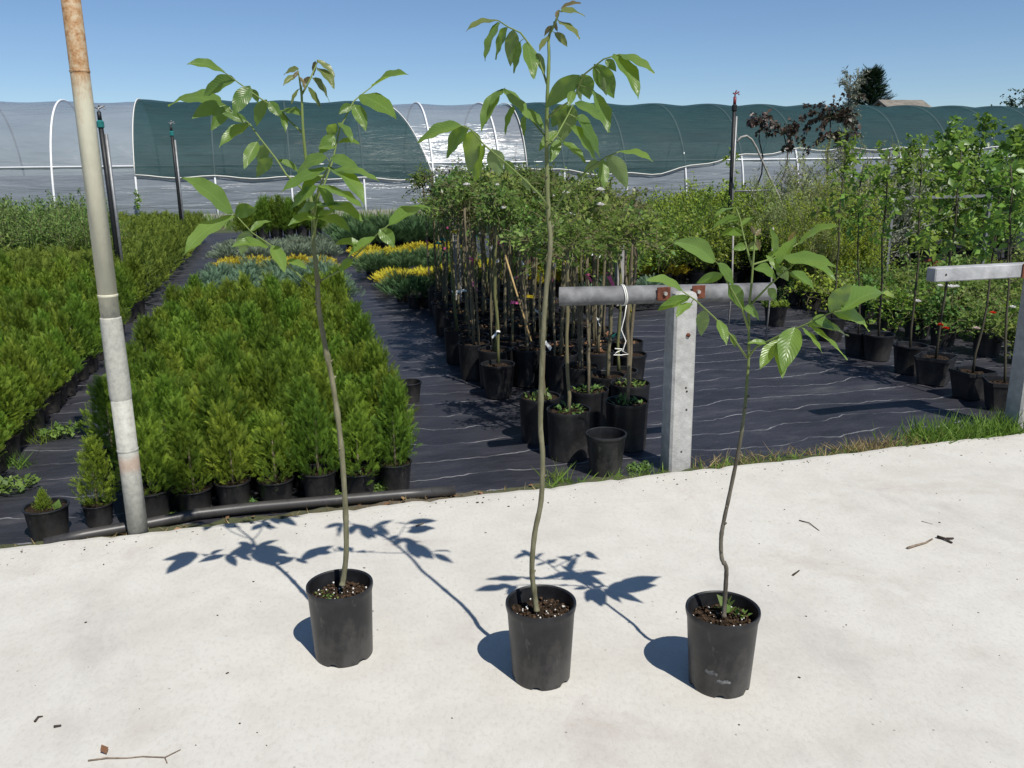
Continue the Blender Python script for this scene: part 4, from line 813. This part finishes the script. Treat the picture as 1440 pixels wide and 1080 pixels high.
TAGM = [('white', M['white']), ('pink', M['pink']), ('yellow', M['yellow']), ('teal', M['teal']), ('white', M['white'])]
TAGS = []
for nm, mt in TAGM:
    m = MB(); m.box((.036, -.012, -.01), (.042, .0008, .011), Matrix.Rotation(.5, 3, 'Y')); m.lathe([(.013, -.006), (.0145, -.006), (.0145, .006), (.013, .006)], 10); TAGS.append((nm, m.mesh('plant_tag', mt)))
def std_rose(x, y, label, group, r, bag=None, hs=1.0, weeds=False, crown=True, cs=1.0, tagp=.9):
    t = thing('standard_rose', label, 'rose tree', (x, y, GZ), r.uniform(0, 6.28), group)
    bag = bag or r.choice([BAG, BAG, BAG2]); obj('pot', bag, t); hz = .252 if bag is BAG else .208; obj('soil', r.choice(RSOIL), t, (0, 0, hz))
    sm, tip = r.choice(STEMS); s = obj('stem', sm, t); s.scale = (1, 1, hs); lean = (r.uniform(-.035, .035), r.uniform(-.035, .035)); s.rotation_euler = (lean[0], lean[1], 0)
    T = Matrix.Rotation(0, 4, 'Z') @ s.rotation_euler.to_matrix().to_4x4() @ Matrix.Diagonal((1, 1, hs, 1)); top = T @ Vector(tip)
    if r.random() < .45:
        s2m, tip2 = r.choice(STEMS); s2 = obj('stem', s2m, t, (r.uniform(-.05, .05), r.uniform(-.05, .05), 0)); s2.scale = (.8, .8, hs*r.uniform(.85, 1)); s2.rotation_euler = (r.uniform(-.03, .03), r.uniform(-.03, .03), r.uniform(0, 6))
    if crown:
        c = r.choice(CROWNS); a = r.uniform(0, 6.28); cz = r.uniform(.72, 1.08); o1 = obj('crown_twigs', c[0], t, top); o2 = obj('crown', c[1], t, top)
        for o in (o1, o2): o.rotation_euler.z = a; o.scale = (cs, cs, cs*cz)
    if weeds: obj('weed', r.choice(RW), t, (0, 0, hz+.004))
    elif r.random() < .4: obj('leaf_litter', RLIT, t, (0, 0, hz+.004))['kind'] = 'stuff'
    if crown and r.random() < .12:
        for q in range(3): obj('flower', FLW[2], t, top+Vector((r.uniform(-.15, .15), r.uniform(-.2, .05), r.uniform(.1, .28))))
    if r.random() < tagp:
        nm, tm = r.choice(TAGS); p = T @ Vector((0, 0, r.uniform(.35, .85))); g = obj('plant_tag', tm, t, p); g.rotation_euler = (r.uniform(-.5, .5), r.uniform(-.5, .5), r.uniform(0, 6.28))
    return t
def flower(seed, mat, n=16, s=.035):
    rng = np.random.default_rng(seed); an = np.arange(n)*2.4; k = np.sqrt(np.arange(n)/n); P = np.zeros((n, 3)); A = nrm(np.stack([np.cos(an)*k*1.2, np.sin(an)*k*1.2, 1.1-k*.8], 1)); N = nrm(np.stack([-np.cos(an), -np.sin(an), .5+0*an], 1)); V, Fo, tt = leaves(P, A, N, np.full(n, s)*(.6+.5*k), np.full(n, s*1.05), LEAF, None, rng); return mesh('flower', V, Fo, mat, tint=tt)
FLW = [flower(1, M['white_fl'], 20, .045), flower(2, M['red_fl'], 16, .034), flower(3, M['white_fl'], 16, .035), flower(4, M['pink_fl'], 16, .035)]
r = random.Random(33)
def grass_tuft(seed, n, rad, h, mat, wid=.006):
    rng = np.random.default_rng(seed); an = rng.random(n)*6.283; rr = rad*np.sqrt(rng.random(n)); P = np.stack([rr*np.cos(an), rr*np.sin(an), 0*an], 1); A = nrm(np.stack([rng.normal(size=n)*.5, rng.normal(size=n)*.5, np.ones(n)], 1)); S = h*rng.uniform(.4, 1.2, n)
    V, Fo, tt = leaves(P, A, nrm(np.stack([rng.normal(size=n), rng.normal(size=n), .1+0*an], 1)), S, np.full(n, wid)*rng.uniform(.6, 1.3, n), BLADE, None, rng); return mesh('tuft', V, Fo, mat, tint=tt)
std_rose(1.52, 4.36, 'standard rose in a weedy black pot right behind the empty tapered pot', None, r, BAG, 1.16, True, cs=1.0)
std_rose(1.90, 4.42, 'standard rose in the weedy black pot touching the concrete fence post side', None, r, BAG, 1.2, True)
std_rose(1.45, 4.68, 'standard rose with long grass in its pot, second in from the empty pot', None, r, BAG, 1.12, True)
std_rose(1.78, 4.74, 'standard rose in the weedy pot between the two foremost rose pots', None, r, BAG, 1.22, True)
std_rose(2.08, 4.80, 'standard rose in the weedy pot second in from the fence post', None, r, BAG, 1.15, True)
LR = 'standard rose with bushy crown inside the crowded rose block'; n_r = 0
for j in range(15):
    for i in range(5):
        x = 1.46+i*.262+r.uniform(-.03, .03)+(.06 if j % 2 else 0)+max(0, j-4)*.03; y = 5.75+j*.30+r.uniform(-.03, .03)
        if j == 0 and i == 1: continue
        std_rose(x, y, ('standard rose in the first full row behind the weedy pots, %s from the mat path' % ('first', '', 'second', 'third', 'fourth')[i] if j == 0 else 'standard rose at the block edge along the wide mat path' if i == 0 else 'standard rose in the last row of the block near the yellow junipers' if j == 14 else 'standard rose at the block edge facing the open mat' if i == 4 else LR), ('first row of the rose block' if j == 0 else 'roses along the mat path' if i == 0 else 'last row of the rose block' if j == 14 else 'roses facing the open mat' if i == 4 else 'standard roses of the block'), r, BAG2 if (j == 0 and i < 1) else None, r.uniform(1.14, 1.42), False, True, r.uniform(.8, 1.15)); n_r += 1
for i, (x, y) in enumerate(((1.95, 5.35), (2.22, 5.30), (2.02, 5.05))): std_rose(x, y, 'standard rose in the short gap row behind the weedy pots', 'gap row of roses', r, None, r.uniform(1.08, 1.22))
# concrete stake posts and canes among the roses
for px, Y, h, lab in ((871, 9.2, 1.05, 'grey concrete stake standing at the back right of the rose block'), (642, 8.6, 1.1, 'pale wooden stake standing at the left of the rose block')):
    p = at_y(px, 400, Y); tag(MB().box((0, 0, h/2), (.045, .045, h/2), bevel=.006).build('stake_post', M['stake'], None, False, (p[0], Y, GZ)), lab, 'stake')
for (a, b, lab) in (((747, 480, 5.6), (700, 325, 6.0), 'bamboo cane leaning across the rose stems'), ((812, 430, 6.4), (770, 300, 6.6), 'thin bamboo cane leaning near the tall sapling stem')):
    p, q = at_y(*a), at_y(*b); tag(MB().tube([p, (p+q)/2, q], .007, 7).build('bamboo_cane', M['bamboo'], None, True), lab, 'cane')
# empty pots
def empty_pot(label, x, y, me, rz=0, tilt=0.0):
    t = thing('empty_pot', label, 'pot', (x, y, GZ), rz); t.rotation_euler = (tilt, 0, rz); obj('pot_body', me, t); return t
empty_pot('empty black tapered pot standing in front of the rose pots', 1.62, 4.04, pot_mesh('empty_pot', .105, .083, .225, M['pot_grey'], 32, .006, .004, 0, .2))
empty_pot('small empty black pot alone on the mat beside the thujas', .835, 5.80, pot_mesh('small_empty_pot', .088, .068, .145, M['pot'], 28, .006, .004, 0, .12))

# ================================================================== RIGHT SIDE
def xat(px, Y): return at_y(px, 300, Y)[0]
def zat(py, Y, px=1150): return at_y(px, py, Y)[2]
r = random.Random(55)
SQ = []
for k, (a, b, h, rnd) in enumerate(((.115, .085, .19, 0), (.12, .095, .20, 1))):
    if rnd: SQ.append(pot_mesh('round_pot', a*.95, b*.95, h, M['pot'], 22, .005, .004, 0, .03)); continue
    m = MB(); ring = lambda w, z: [(-w, -w+.02, z), (-w+.02, -w, z), (w-.02, -w, z), (w, -w+.02, z), (w, w-.02, z), (w-.02, w, z), (-w+.02, w, z), (-w, w-.02, z)]
    V = ring(b, 0)+ring(a-.006, h*.86)+ring(a, h*.88)+ring(a, h)+ring(a-.006, h)+ring(a-.010, h*.8); Fs = [tuple(range(7, -1, -1)), tuple(range(40, 48))]
    for q in range(5):
        for i in range(8): Fs.append((q*8+i, q*8+(i+1) % 8, q*8+8+(i+1) % 8, q*8+8+i))
    SQ.append(m.add(V, Fs).mesh('square_pot', M['pot']))
SSOIL = soil_mesh('soil', .10, 4, 18, .010)
def plant(name, label, cat, group, x, y, parts, sc=1.0, rz=None, z=GZ):
    t = thing(name, label, cat, (x, y, z), r.uniform(0, 6.28) if rz is None else rz, group); t.scale = (sc, sc, sc)
    for nm, me, lo in parts: obj(nm, me, t, lo)
    return t
# ---- young trees: single stem, leaves along short side twigs
def young_tree(seed, H, lo, n, L, per, size, asp, mat, bark, up=.35, rad=.009, lean=(0, 0), spread=.8, droop=.2):
    rng = np.random.default_rng(seed); pts = []; x = y = 0.0
    for k in range(10): pts.append((x+lean[0]*(k/9)*H, y+lean[1]*(k/9)*H, .15+(H-.15)*k/9)); x += rng.normal()*.008; y += rng.normal()*.008
    pts = np.array(pts); st = MB().tube(pts, np.linspace(rad, rad*.45, 10), 7, .15).mesh('stem', bark, True); tw = []
    for i in range(n):
        u = lo+(1-lo)*rng.random(); k = min(8, int(u*9)); p = pts[k]+(pts[k+1]-pts[k])*(u*9-k); tw += twigs(rng, 1, p, L*(1.15-.5*u), up, spread, .6, 4)
    V, Fo, tt = leaves(*leafy(rng, tw, per, size, asp, .15, droop, .9, .015), LEAF, None, rng)
    return st, tw_mesh(tw, .0032, bark), mesh('leaves', V, Fo, mat, tint=tt)
YT = [young_tree(700+i, 1.55, .50, 22, .32, 9, .062, .62, M['tree'], M['bark_d'], lean=(.05*(i-1), .03*(i-1))) for i in range(4)]
std = [(4.86, 7.57), (4.92, 6.74), (4.76, 6.14), (4.79, 5.92), (4.72, 5.46), (4.66, 5.12), (4.61, 4.71), (4.58, 4.40)]
for i, (x, y) in enumerate(std):
    st, tw, lf = YT[i % 4]; sq = SQ[0] if i in (5, 6, 7) else SQ[1]
    lab = ['low leafy plant in the black pot at the head of the row of thin trees', 'thin young tree in a round black pot along the rose bed', None, None, None, 'thin young tree in the leaning row, square pot nearest the pale rail shadow', 'thin young tree in a square pot under the pale square rail', 'square black pot tree beside the foot of the right fence post'][i]
    if i == 0:
        plant('potted_plant', lab, 'pot plant', None, x, y, [('pot', SQ[1], None), ('soil', SSOIL, (0, 0, .17)), ('foliage', weed_mesh('low_leaves', 77, 120, .13, .06, M['shrub'], .6), (0, 0, .18))]); continue
    plant('young_tree', lab or 'thin young tree in a round black pot along the rose bed', 'young tree', 'row of thin young trees', x, y, [('pot', sq, None), ('soil', SSOIL, (0, 0, .165)), ('stem', st, None), ('twigs', tw, None), ('crown', lf, None)], r.uniform(.97, 1.12), .3+i)
for i in range(2):
    x, y = [(4.0, 7.0), (4.25, 6.75)][i]
    tag(MB().tube([(x, y, GZ), (x+.02, y, .5), (x+.01, y+.01, 1.0)], .008, 6).build('thin_stake', M['stake'], None, True), ['thin stake on the open mat beside the low leafy pot', 'second thin stake on the open mat, nearer the tree row'][i], 'stake')
# ---- rose bush bed
def bush(seed, n, L, per, size, asp, mat, bark, up=.7, spread=.6, curve=.6, nsub=2, droop=.1):
    rng = np.random.default_rng(seed); tw = twigs(rng, n, (0, 0, .14), L, up, spread, curve, 5); t2 = []
    for t in tw: t2 += [q for k in range(nsub) for q in twigs(rng, 1, t[rng.integers(1, 5)], L*.4, up*.6, spread*1.2, curve, 3)]
    V, Fo, tt = leaves(*leafy(rng, tw+t2, per, size, asp, .12, droop, .95, .03), LEAF, None, rng); return tw_mesh(tw+t2, .0042, bark), mesh('leaves', V, Fo, mat, tint=tt)
RB = [bush(800+i, 16, .46, 11, .048, .66, M['rose'] if i != 2 else M['shrub'], M['bark'], .8, .75) for i in range(4)]
bb = []
for j in range(9):
    for i in range(11):
        x = 5.75+i*.42+r.uniform(-.06, .06); y = 5.35+j*.42+r.uniform(-.06, .06)
        if x > 1.07*y+.25: continue
        bb.append((x, y))
fl_at = {}
def nearest(px, py, z):
    p = gnd(px, py, z); return min(range(len(bb)), key=lambda k: (bb[k][0]-p[0])**2+(bb[k][1]-p[1])**2), p
for px, py, z, k in ((1322, 403, .5, 2), (1337, 405, .5, 0), (1345, 404, .48, 2), (1396, 441, .45, 1), (1322, 458, .40, 1), (1330, 463, .38, 1), (1424, 433, .45, 2), (1373, 463, .4, 3), (1290, 425, .45, 2)):
    i, p = nearest(px, py, z); fl_at.setdefault(i, []).append((k, p))
for i, (x, y) in enumerate(bb):
    tw, lf = RB[i % 4]; ks = [k for k, p in fl_at.get(i, [])]
    lab = ('leafy rose bush without flowers right behind the row of thin trees' if x < 6.0 else 'leafy rose bush without flowers deeper in the low rose bed') if not ks else ('low rose bush bearing the big white bloom below the square rail' if 0 in ks else 'low rose bush with %s in the low rose bed' % {1: 'red orange blooms', 2: 'small white blooms', 3: 'a pale pink bloom'}[ks[0]])
    t = plant('rose_bush', lab, 'rose bush', 'rose bushes of the low bed', x, y, [('pot', SQ[1], None), ('branches', tw, None), ('foliage', lf, None)], r.uniform(.88, 1.1), i*1.7)
    for k, p in fl_at.get(i, []):
        bpy_m = Matrix.LocRotScale(t.location, t.rotation_euler, t.scale).inverted(); o = obj('flower', FLW[k], t, bpy_m @ Vector(p))
# ---- green shrubs behind the pipe rail
GS = [bush(830+i, 22, .85, 18, .046, .6, M['shrub'], M['bark_d'], 1.0, .50, .5, 3) for i in range(4)]
LS = [bush(840+i, 22, .95, 18, .055, .62, M['lime'], M['bark_d'], 1.1, .45, .4, 3) for i in range(3)]
BP = pot_mesh('shrub_pot', .14, .115, .23, M['pot'], 20, .006, .004, 0, .03)
def mass(meshes, spots, name, label, cat, group, sc=1.0, pot=BP):
    for k, (x, y) in enumerate(spots): plant(name, label, cat, group, x, y, [('pot', pot, None), ('branches', meshes[k % len(meshes)][0], (0, 0, .08)), ('foliage', meshes[k % len(meshes)][1], (0, 0, .08))], sc*r.uniform(.88, 1.12))
mass(GS, [(x, y) for x, y in block(4.0, 7.2, 10.2, 13.4, .44, .56, .08) if x > .395*y], 'potted_shrub', 'rounded green shrub in the dense block behind the pipe rail', 'shrub', 'green shrubs behind the rail', 1.0)
mass(GS, block(3.0, 3.9, 9.6, 11.2, .5, .55, .06)[2:], 'potted_shrub', 'green shrub just behind the right end of the rose block', 'shrub', 'shrubs behind the roses', .92)
mass(LS, [(x, y) for x, y in block(8.2, 16.5, 13.2, 15.8, .8, .85, .12) if x < 1.07*y], 'potted_shrub', 'lime green shrub in the long rear row before the tunnel', 'shrub', 'lime shrubs of the rear row', 1.05)
mass(LS, [(x, y) for x, y in block(6.6, 8.4, 14.0, 15.2, .7, .7, .1)], 'potted_shrub', 'lime green shrub behind the purple maples', 'shrub', 'lime shrubs behind the maples', 1.0)
# ---- willows and other tall thin shrubs
WL = [bush(860+i, 24, 1.35, 52, .050, .24, M['willow'], M['bark'], 1.5, .30, .35, 3, .1) for i in range(3)]
SV = [bush(870+i, 16, 1.5, 40, .060, .26, M['silver'], M['stake'], 1.6, .30, .4, 3, .1) for i in range(2)]
YL = [bush(880+i, 24, 1.1, 50, .040, .45, M['lime'], M['bark'], 1.6, .30, .35, 3, .1) for i in range(2)]
for k, (px, Y, s) in enumerate(((1105, 9.6, .92), (1140, 9.0, .98), (1178, 9.2, 1.0), (1205, 8.8, 1.05), (1240, 9.0, .95), (1160, 10.2, 1.1), (1215, 10.3, 1.1), (1262, 10.6, 1.1), (1120, 8.7, .72), (1155, 8.5, .75), (1190, 8.45, .7), (1225, 8.5, .72), (1085, 10.4, .8), (1130, 10.8, 1.05), (1190, 11.0, 1.15), (1240, 11.3, 1.1))):
    a = (WL, YL, WL, YL, SV, WL, SV, WL, YL, WL, YL, YL, WL, SV, YL, WL)[k]; lab = {id(WL): 'tall grey green willow shrub with narrow leaves behind the mat', id(YL): 'upright yellow green shrub with small leaves among the willows', id(SV): 'silvery narrow leaved shrub among the willows'}[id(a)]
    m = a[k % len(a)]; plant('tall_shrub', lab, 'shrub', {id(WL): 'willow shrubs', id(YL): 'yellow green upright shrubs', id(SV): 'silvery shrubs'}[id(a)], xat(px, Y), Y, [('pot', BP, None), ('branches', m[0], (0, 0, .05)), ('foliage', m[1], (0, 0, .05))], s)
sw = young_tree(890, 2.95, .45, 60, .5, 34, .075, .24, M['silver'], M['bark_d'], .8, .014, (.0, 0), .6)
plant('silver_willow_tree', 'tall silvery willow tree rising above the tunnel beside the purple maple', 'tree', None, xat(1182, 12.6), 12.6, [('stem', sw[0], None), ('twigs', sw[1], None), ('crown', sw[2], None), ('pot', BP, None)])
# ---- purple maples
def maple(seed, H, crown_r, n, per):
    rng = np.random.default_rng(seed); pts = np.array([(rng.normal()*.015*k**.5, rng.normal()*.015*k**.5, .15+(H-.15)*k/8) for k in range(9)]); st = MB().tube(pts, np.linspace(.016, .009, 9), 7, 0).mesh('stem', M['bark_d'], True); tw = []
    tw = twigs(rng, n, pts[-1], crown_r, .15, .9, .6, 4)+(twigs(rng, n//3, pts[-2], crown_r*.8, .15, 1.0, .5, 4) if n > 10 else []); V, Fo, tt = leaves(*leafy(rng, tw, per*2, .075, .75, .2, .75, .8, .04), LEAF, None, rng); return st, tw_mesh(tw, .005, M['bark_d']), mesh('leaves', V, Fo, M['purple'], tint=tt)
for k, (px, Y, ptop, cr, n, per, lab) in enumerate(((1062, 12.4, 172, .22, 8, 9, 'small purple maple with a tiny crown beside the thick sprinkler riser'), (1098, 12.0, 188, .36, 14, 10, 'middle purple maple with a drooping dark crown'), (1158, 12.0, 165, .46, 22, 12, 'largest purple maple with a broad dark crown'))):
    H = zat(ptop, Y)-GZ; m = maple(900+k, H, cr*1.2, n, per); plant('purple_maple', lab, 'tree', 'purple maples', xat(px, Y), Y, [('pot', BP, None), ('stem', m[0], None), ('twigs', m[1], None), ('crown', m[2], None)], 1.0, k*1.3)
# ---- young leafy trees at the right
RT = [young_tree(920+i, H, .12, 70, .46, 13, .075, .66, M['tree'], M['bark_d'], .6, .013, (.06*(i % 3-1), 0), .7) for i, H in enumerate((1.75, 1.95, 1.6, 2.05))]
for k, (px, Y) in enumerate(((1285, 9.6), (1318, 10.1), (1340, 9.5), (1362, 10.4), (1385, 9.7), (1415, 10.2), (1300, 11.2), (1350, 11.6), (1432, 11.2), (1270, 10.4), (1400, 11.0), (1330, 12.2), (1375, 12.0), (1425, 9.6), (1300, 12.6))):
    m = RT[k % 4]; red = px == 1318
    plant('young_tree', 'leafy young tree standing in a terracotta coloured pot' if red else 'leafy young tree in a black pot behind the low rose bed', 'young tree', None if red else 'leafy young trees behind the rose bed', xat(px, Y), Y, [('pot', pot_mesh('red_pot', .14, .115, .24, M['pot_red'], 22, .006, .004, 0, .03) if red else BP, None), ('stem', m[0], None), ('twigs', m[1], None), ('crown', m[2], None)], r.uniform(.92, 1.05))
lt = young_tree(940, 2.15, .5, 44, .42, 14, .10, .7, M['tree'], M['bark_d'], .5, .014, (-.05, 0), .8)
plant('leaning_tree', 'leaning young tree with big glossy leaves above the right fence post', 'young tree', None, 7.75, 7.6, [('pot', BP, None), ('stem', lt[0], None), ('twigs', lt[1], None), ('crown', lt[2], None)], .84, .4)
# ---- climber on a cane next to the sprinkler, bent tube frame, grey tube frames
cl = young_tree(950, 1.75, .05, 46, .22, 10, .06, .75, M['tree'], M['bark_d'], .2, .008, (0, 0), .9)
plant('climbing_plant', 'leafy climbing plant wound up a cane beside the thick sprinkler riser', 'climber', None, xat(1020, 12.5), 12.5, [('pot', BP, None), ('stem', cl[0], None), ('twigs', cl[1], None), ('leaves', cl[2], None)], 1.05)
fr = thing('bent_tube_frame', 'bent grey tube with crossbar leaning behind the sprinkler riser', 'frame', (0, 0, 0))
q = [at_y(px, py, 11.6) for px, py in ((1036, 200), (1042, 193), (1050, 191), (1057, 196), (1064, 208), (1080, 245), (1095, 275), (1110, 320))]; q.append(q[-1]*1.0+np.array([.3, 0, -.95])); q[-1][2] = GZ
MB().tube(q, .016, 8).build('bent_tube', M['stake'], fr, True); MB().tube([at_y(1034, 269, 11.62), at_y(1096, 267, 11.62)], .014, 8).build('crossbar', M['galv'], fr, True)
gf = thing('tube_frame', 'grey square tube frame standing among the young trees', 'frame', (0, 0, 0)); Yf = 8.6
xa, xb = xat(1254, Yf), xat(1390, Yf); zt = zat(281, Yf, 1254)
for x in (xa, xb): MB().box((x, Yf, (zt+GZ)/2), (.016, .016, (zt-GZ)/2)).build('upright', M['galv'], gf)
MB().box(((xa+xb)/2, Yf, zt+.018), ((xb-xa)/2+.02, .018, .016)).build('top_bar', M['galv'], gf)

# ================================================================== WEEDS, GRASS AND LITTER
r = random.Random(77)
def stuff(name, label, cat, V, Fo, tt, mat): return tag(obj(name, mesh(name, V, Fo, mat, tint=tt)), label, cat, kind='stuff')
def strip(n, x0, x1, y0, y1, h, wid, seed, dens=None, lay=.5, z0=-.045):
    rng = np.random.default_rng(seed); x = rng.uniform(x0, x1, n); y = rng.uniform(y0, y1, n)
    if dens is not None: k = rng.random(n) < dens(x); x, y = x[k], y[k]
    n = len(x); P = np.stack([x, y, np.full(n, z0)], 1); A = nrm(np.stack([rng.normal(size=n)*lay, rng.normal(size=n)*lay, np.ones(n)], 1)); S = h*rng.uniform(.35, 1.25, n); N = nrm(np.stack([rng.normal(size=n), rng.normal(size=n), .15+0*x], 1)); return leaves(P, A, N, S, wid*rng.uniform(.6, 1.4, n), BLADE, None, rng)
bumpf = lambda x, c, w: np.exp(-((x-c)/w)**2)
stuff('grass', 'fresh green grass tuft beside the right fence post', 'grass', *strip(2100, 3.3, 4.45, 3.83, 4.08, .14, .008, 1, lambda x: 1.0*bumpf(x, 3.62, .07)+.9*bumpf(x, 3.82, .09)+.7*bumpf(x, 4.0, .06)+.9*bumpf(x, 4.2, .10)+.10, .75), M['grass'])
stuff('dry_grass', 'dry straw coloured grass along the slab edge left of the green tuft', 'grass', *strip(1500, 2.05, 3.8, 3.83, 4.02, .09, .005, 2, lambda x: .35+.75*bumpf(x, 3.22, .16), 1.1), M['dry'])
stuff('grass', 'thin low grass along the concrete edge on both sides of the post', 'grass', *strip(900, 1.2, 3.3, 3.83, 3.97, .07, .005, 3, lambda x: .2+.8*bumpf(x, 2.4, .2)+.8*bumpf(x, 1.75, .14)+.6*bumpf(x, 1.33, .1), .9), M['grass'])
stuff('dry_grass', 'sparse dry stalks and moss between the pipe and the slab', 'grass', *strip(420, -1.3, 1.2, 3.83, 3.93, .04, .004, 4, None, 1.4), M['dry'])
stuff('grass', 'rough meadow grass along the foot of the tunnel', 'grass', *strip(9000, -9, 33, 25.2, 29.8, .42, .022, 5, None, .35, GZ-.02), M['grass'])
# taller weeds at the far left
TWM = [bush(990+i, 22, 1.0, 34, .05, .35, M['weed'], M['bark'], 1.5, .3, .35, 3, .1) for i in range(2)]
for k in range(36):
    y = r.uniform(12.5, 20); x = r.uniform(-.30, -.185)*y
    m = TWM[k % 2]; plant('tall_weed', 'tall grey green weed clump at the outer side of the left thuja bed', 'weed', 'tall weeds by the left bed', x, y, [('stems', m[0], (0, 0, -.15)), ('foliage', m[1], (0, 0, -.15))], r.uniform(.95, 1.2))
vn = young_tree(960, 1.05, .05, 24, .14, 8, .07, .75, M['tree'], M['bark_d'], .2, .007, (0, 0), .9)
plant('climbing_weed', 'leafy weed climbing a tunnel leg under the short shade net', 'weed', None, -4.05, 29.7, [('stem', vn[0], None), ('twigs', vn[1], None), ('leaves', vn[2], None)])
# weed patches on the mat
WP = [weed_mesh('weed_leaves', 400+i, 150, .14, .045, M['weed'], .5, LEAF, .7) for i in range(3)]
for k, (px, py, s, lab) in enumerate(((88, 612, .9, 'pale green weed cushion growing on the mat path by the left bed'), (15, 690, .9, 'low weed growing at the slab end of the left bed'), (340, 716, .62, 'weed with heart shaped leaves squeezed between two front pots'), (468, 698, .40, 'tiny weed beside a front thuja pot'), (246, 727, .3, 'small weed sprig behind the water pipe'), (532, 690, .45, 'weed growing at the corner pot of the big bed'), (195, 505, .8, 'broad leaved weed along the left bed path edge'), (210, 470, .7, 'leafy weed further up the left bed path edge'), (900, 660, .5, 'low weed at the foot of the left fence post'), (1080, 425, 1.0, 'bright green weed clump beside the low leafy pot'))):
    p = gnd(px, py); plant('weed_patch', lab, 'weed', 'weed patches on the mat', p[0], p[1], [('leaves', WP[k % 3], (0, 0, .005))], s)
for k, (px, py, h, lab) in enumerate(((782, 676, .20, 'thin grass tuft with one long blade at the slab edge behind the tallest sapling'), (30, 655, .22, 'grass tuft between the pots of the left bed'), (60, 620, .20, 'grass tuft growing out of the left bed path edge'))):
    p = gnd(px, py); o = obj('grass_tuft', grass_tuft(410+k, 60, .07, h*.6, M['grass'], .005), None, (p[0], p[1], GZ-.01)); tag(o, lab, 'grass', 'grass tufts')
V, Fo, tt = leaves(np.array([[0, 0, 0.]]), np.array([[.75, -.1, .7]]), np.array([[-.5, -.8, .4]]), np.array([.21]), np.array([.012]), BLADE); p = gnd(772, 688); tag(obj('long_grass', mesh('blade', V, Fo, M['grass'], tint=tt), None, (p[0], p[1], GZ)), 'single long pale grass blade leaning over the slab edge', 'grass')
# twigs and crumbs on the slab
def twig(label, pxs, rad, mat, side=None):
    P = np.array([gnd(x, y, rad*.8) for x, y in pxs]); t = thing('fallen_twig', label, 'twig', tuple(P[0])); P = P-P[0]; P[:, 2] += np.array([0.002*math.sin(i*2.0)+.001 for i in range(len(P))]); MB().tube(P, np.linspace(rad, rad*.6, len(P)), 6).build('twig', mat, t, True)
    if side is not None:
        Q = np.array([gnd(x, y, rad) for x, y in side])-np.array(t.location); MB().tube(Q, rad*.6, 5).build('side_twig', mat, t, True)
    return t
t = twig('long thin twig with a dried leaf lying on the concrete', ((124, 1070), (150, 1067), (178, 1066), (200, 1064), (232, 1066), (254, 1054)), .0024, M['stick'], ((232, 1066), (235, 1073)))
V, Fo, tt = leaves(np.array([[0, 0, .004]]), np.array([[-.4, .8, .25]]), np.array([[.2, -.3, 1]]), np.array([.04]), np.array([.022])); q = gnd(150, 1062, .002); obj('dried_leaf', mesh('dried_leaf', V, Fo, M['litter'], tint=tt), t, tuple(q-np.array(t.location)))
twig('pinkish broken twig lying beside a dark bark piece', ((1276, 771), (1290, 767), (1302, 763), (1311, 758)), .0055, M['stick'])
twig('short dark bark piece on the concrete beside the pinkish twig', ((1318, 755), (1328, 758), (1339, 763)), .007, M['dark_stick'], ((1330, 757), (1341, 757)))
twig('thin straight grass stalk lying on the concrete', ((1124, 732), (1138, 736), (1152, 746)), .0025, M['dark_stick'])
twig('very thin pale stalk near the broken twigs', ((1296, 733), (1312, 738)), .0012, M['dark_stick'])
twig('small dark crumb twig to the right of the short sapling', ((1115, 809), (1124, 803)), .004, M['dark_stick'])
twig('small curled leaf bit near the lower left of the slab', ((49, 1015), (54, 1009), (60, 1007)), .0035, M['dark_stick'])
twig('short flat bark crumb right of the curled bit', ((76, 1022), (86, 1021)), .004, M['dark_stick'])
twig('little grey twig stub in the shade of the middle crown', ((585, 740), (596, 736)), .004, M['stick'])
rng = np.random.default_rng(9); g = MB()
for i in range(170):
    x = rng.uniform(-1.6, 5.0); y = rng.uniform(1.0, 3.78); s = abs(rng.normal())*.0011+.0006
    g.box((x, y, s*.4), (s*rng.uniform(.7, 2.2), s, s*.5), Matrix.Rotation(rng.uniform(0, 3), 3, 'Z'))
for i in range(220):
    x = rng.uniform(-1.5, 4.2); y = 3.78-abs(rng.normal())*.10; s = abs(rng.normal())*.0011+.0006; g.box((x, y, s*.4), (s*rng.uniform(.7, 2.2), s, s*.5), Matrix.Rotation(rng.uniform(0, 3), 3, 'Z'))
o = g.build('debris', M['dark_stick']); tag(o, 'tiny dark crumbs of soil scattered over the concrete', 'debris', kind='stuff')
# folded black fabric and pale stones on the mat
V, F = grid(16, 9, -.45, .45, -.16, .16, lambda X, Y: .01+.045*np.abs(np.sin(X*6+Y*9))*np.cos(Y*9)**2); p = gnd(925, 432)
tag(obj('folded_fabric', mesh('folded_fabric', V, F, M['black'], True), None, (p[0], p[1], GZ)), 'crumpled piece of black fabric lying behind the pipe rail', 'fabric')
# dead leaves gathered along the pipe
for k in range(26):
    x = r.uniform(-.6, 1.3); s = .02*r.uniform(.6, 1.3)
    V, Fo, tt = leaves(np.array([[0, 0, 0.]]), rdir(1, rng)*np.array([[1, 1, .2]]), np.array([[.1, .1, 1.]])+.3*rdir(1, rng), np.array([s*1.6]), np.array([s])); tag(obj('dead_leaf', mesh('dead_leaf', V, Fo, M['litter'], tint=tt), None, (x, 3.87+r.uniform(0, .06), -.028)), 'brown dead leaf lying between the water pipe and the slab', 'leaf', 'dead leaves along the pipe')
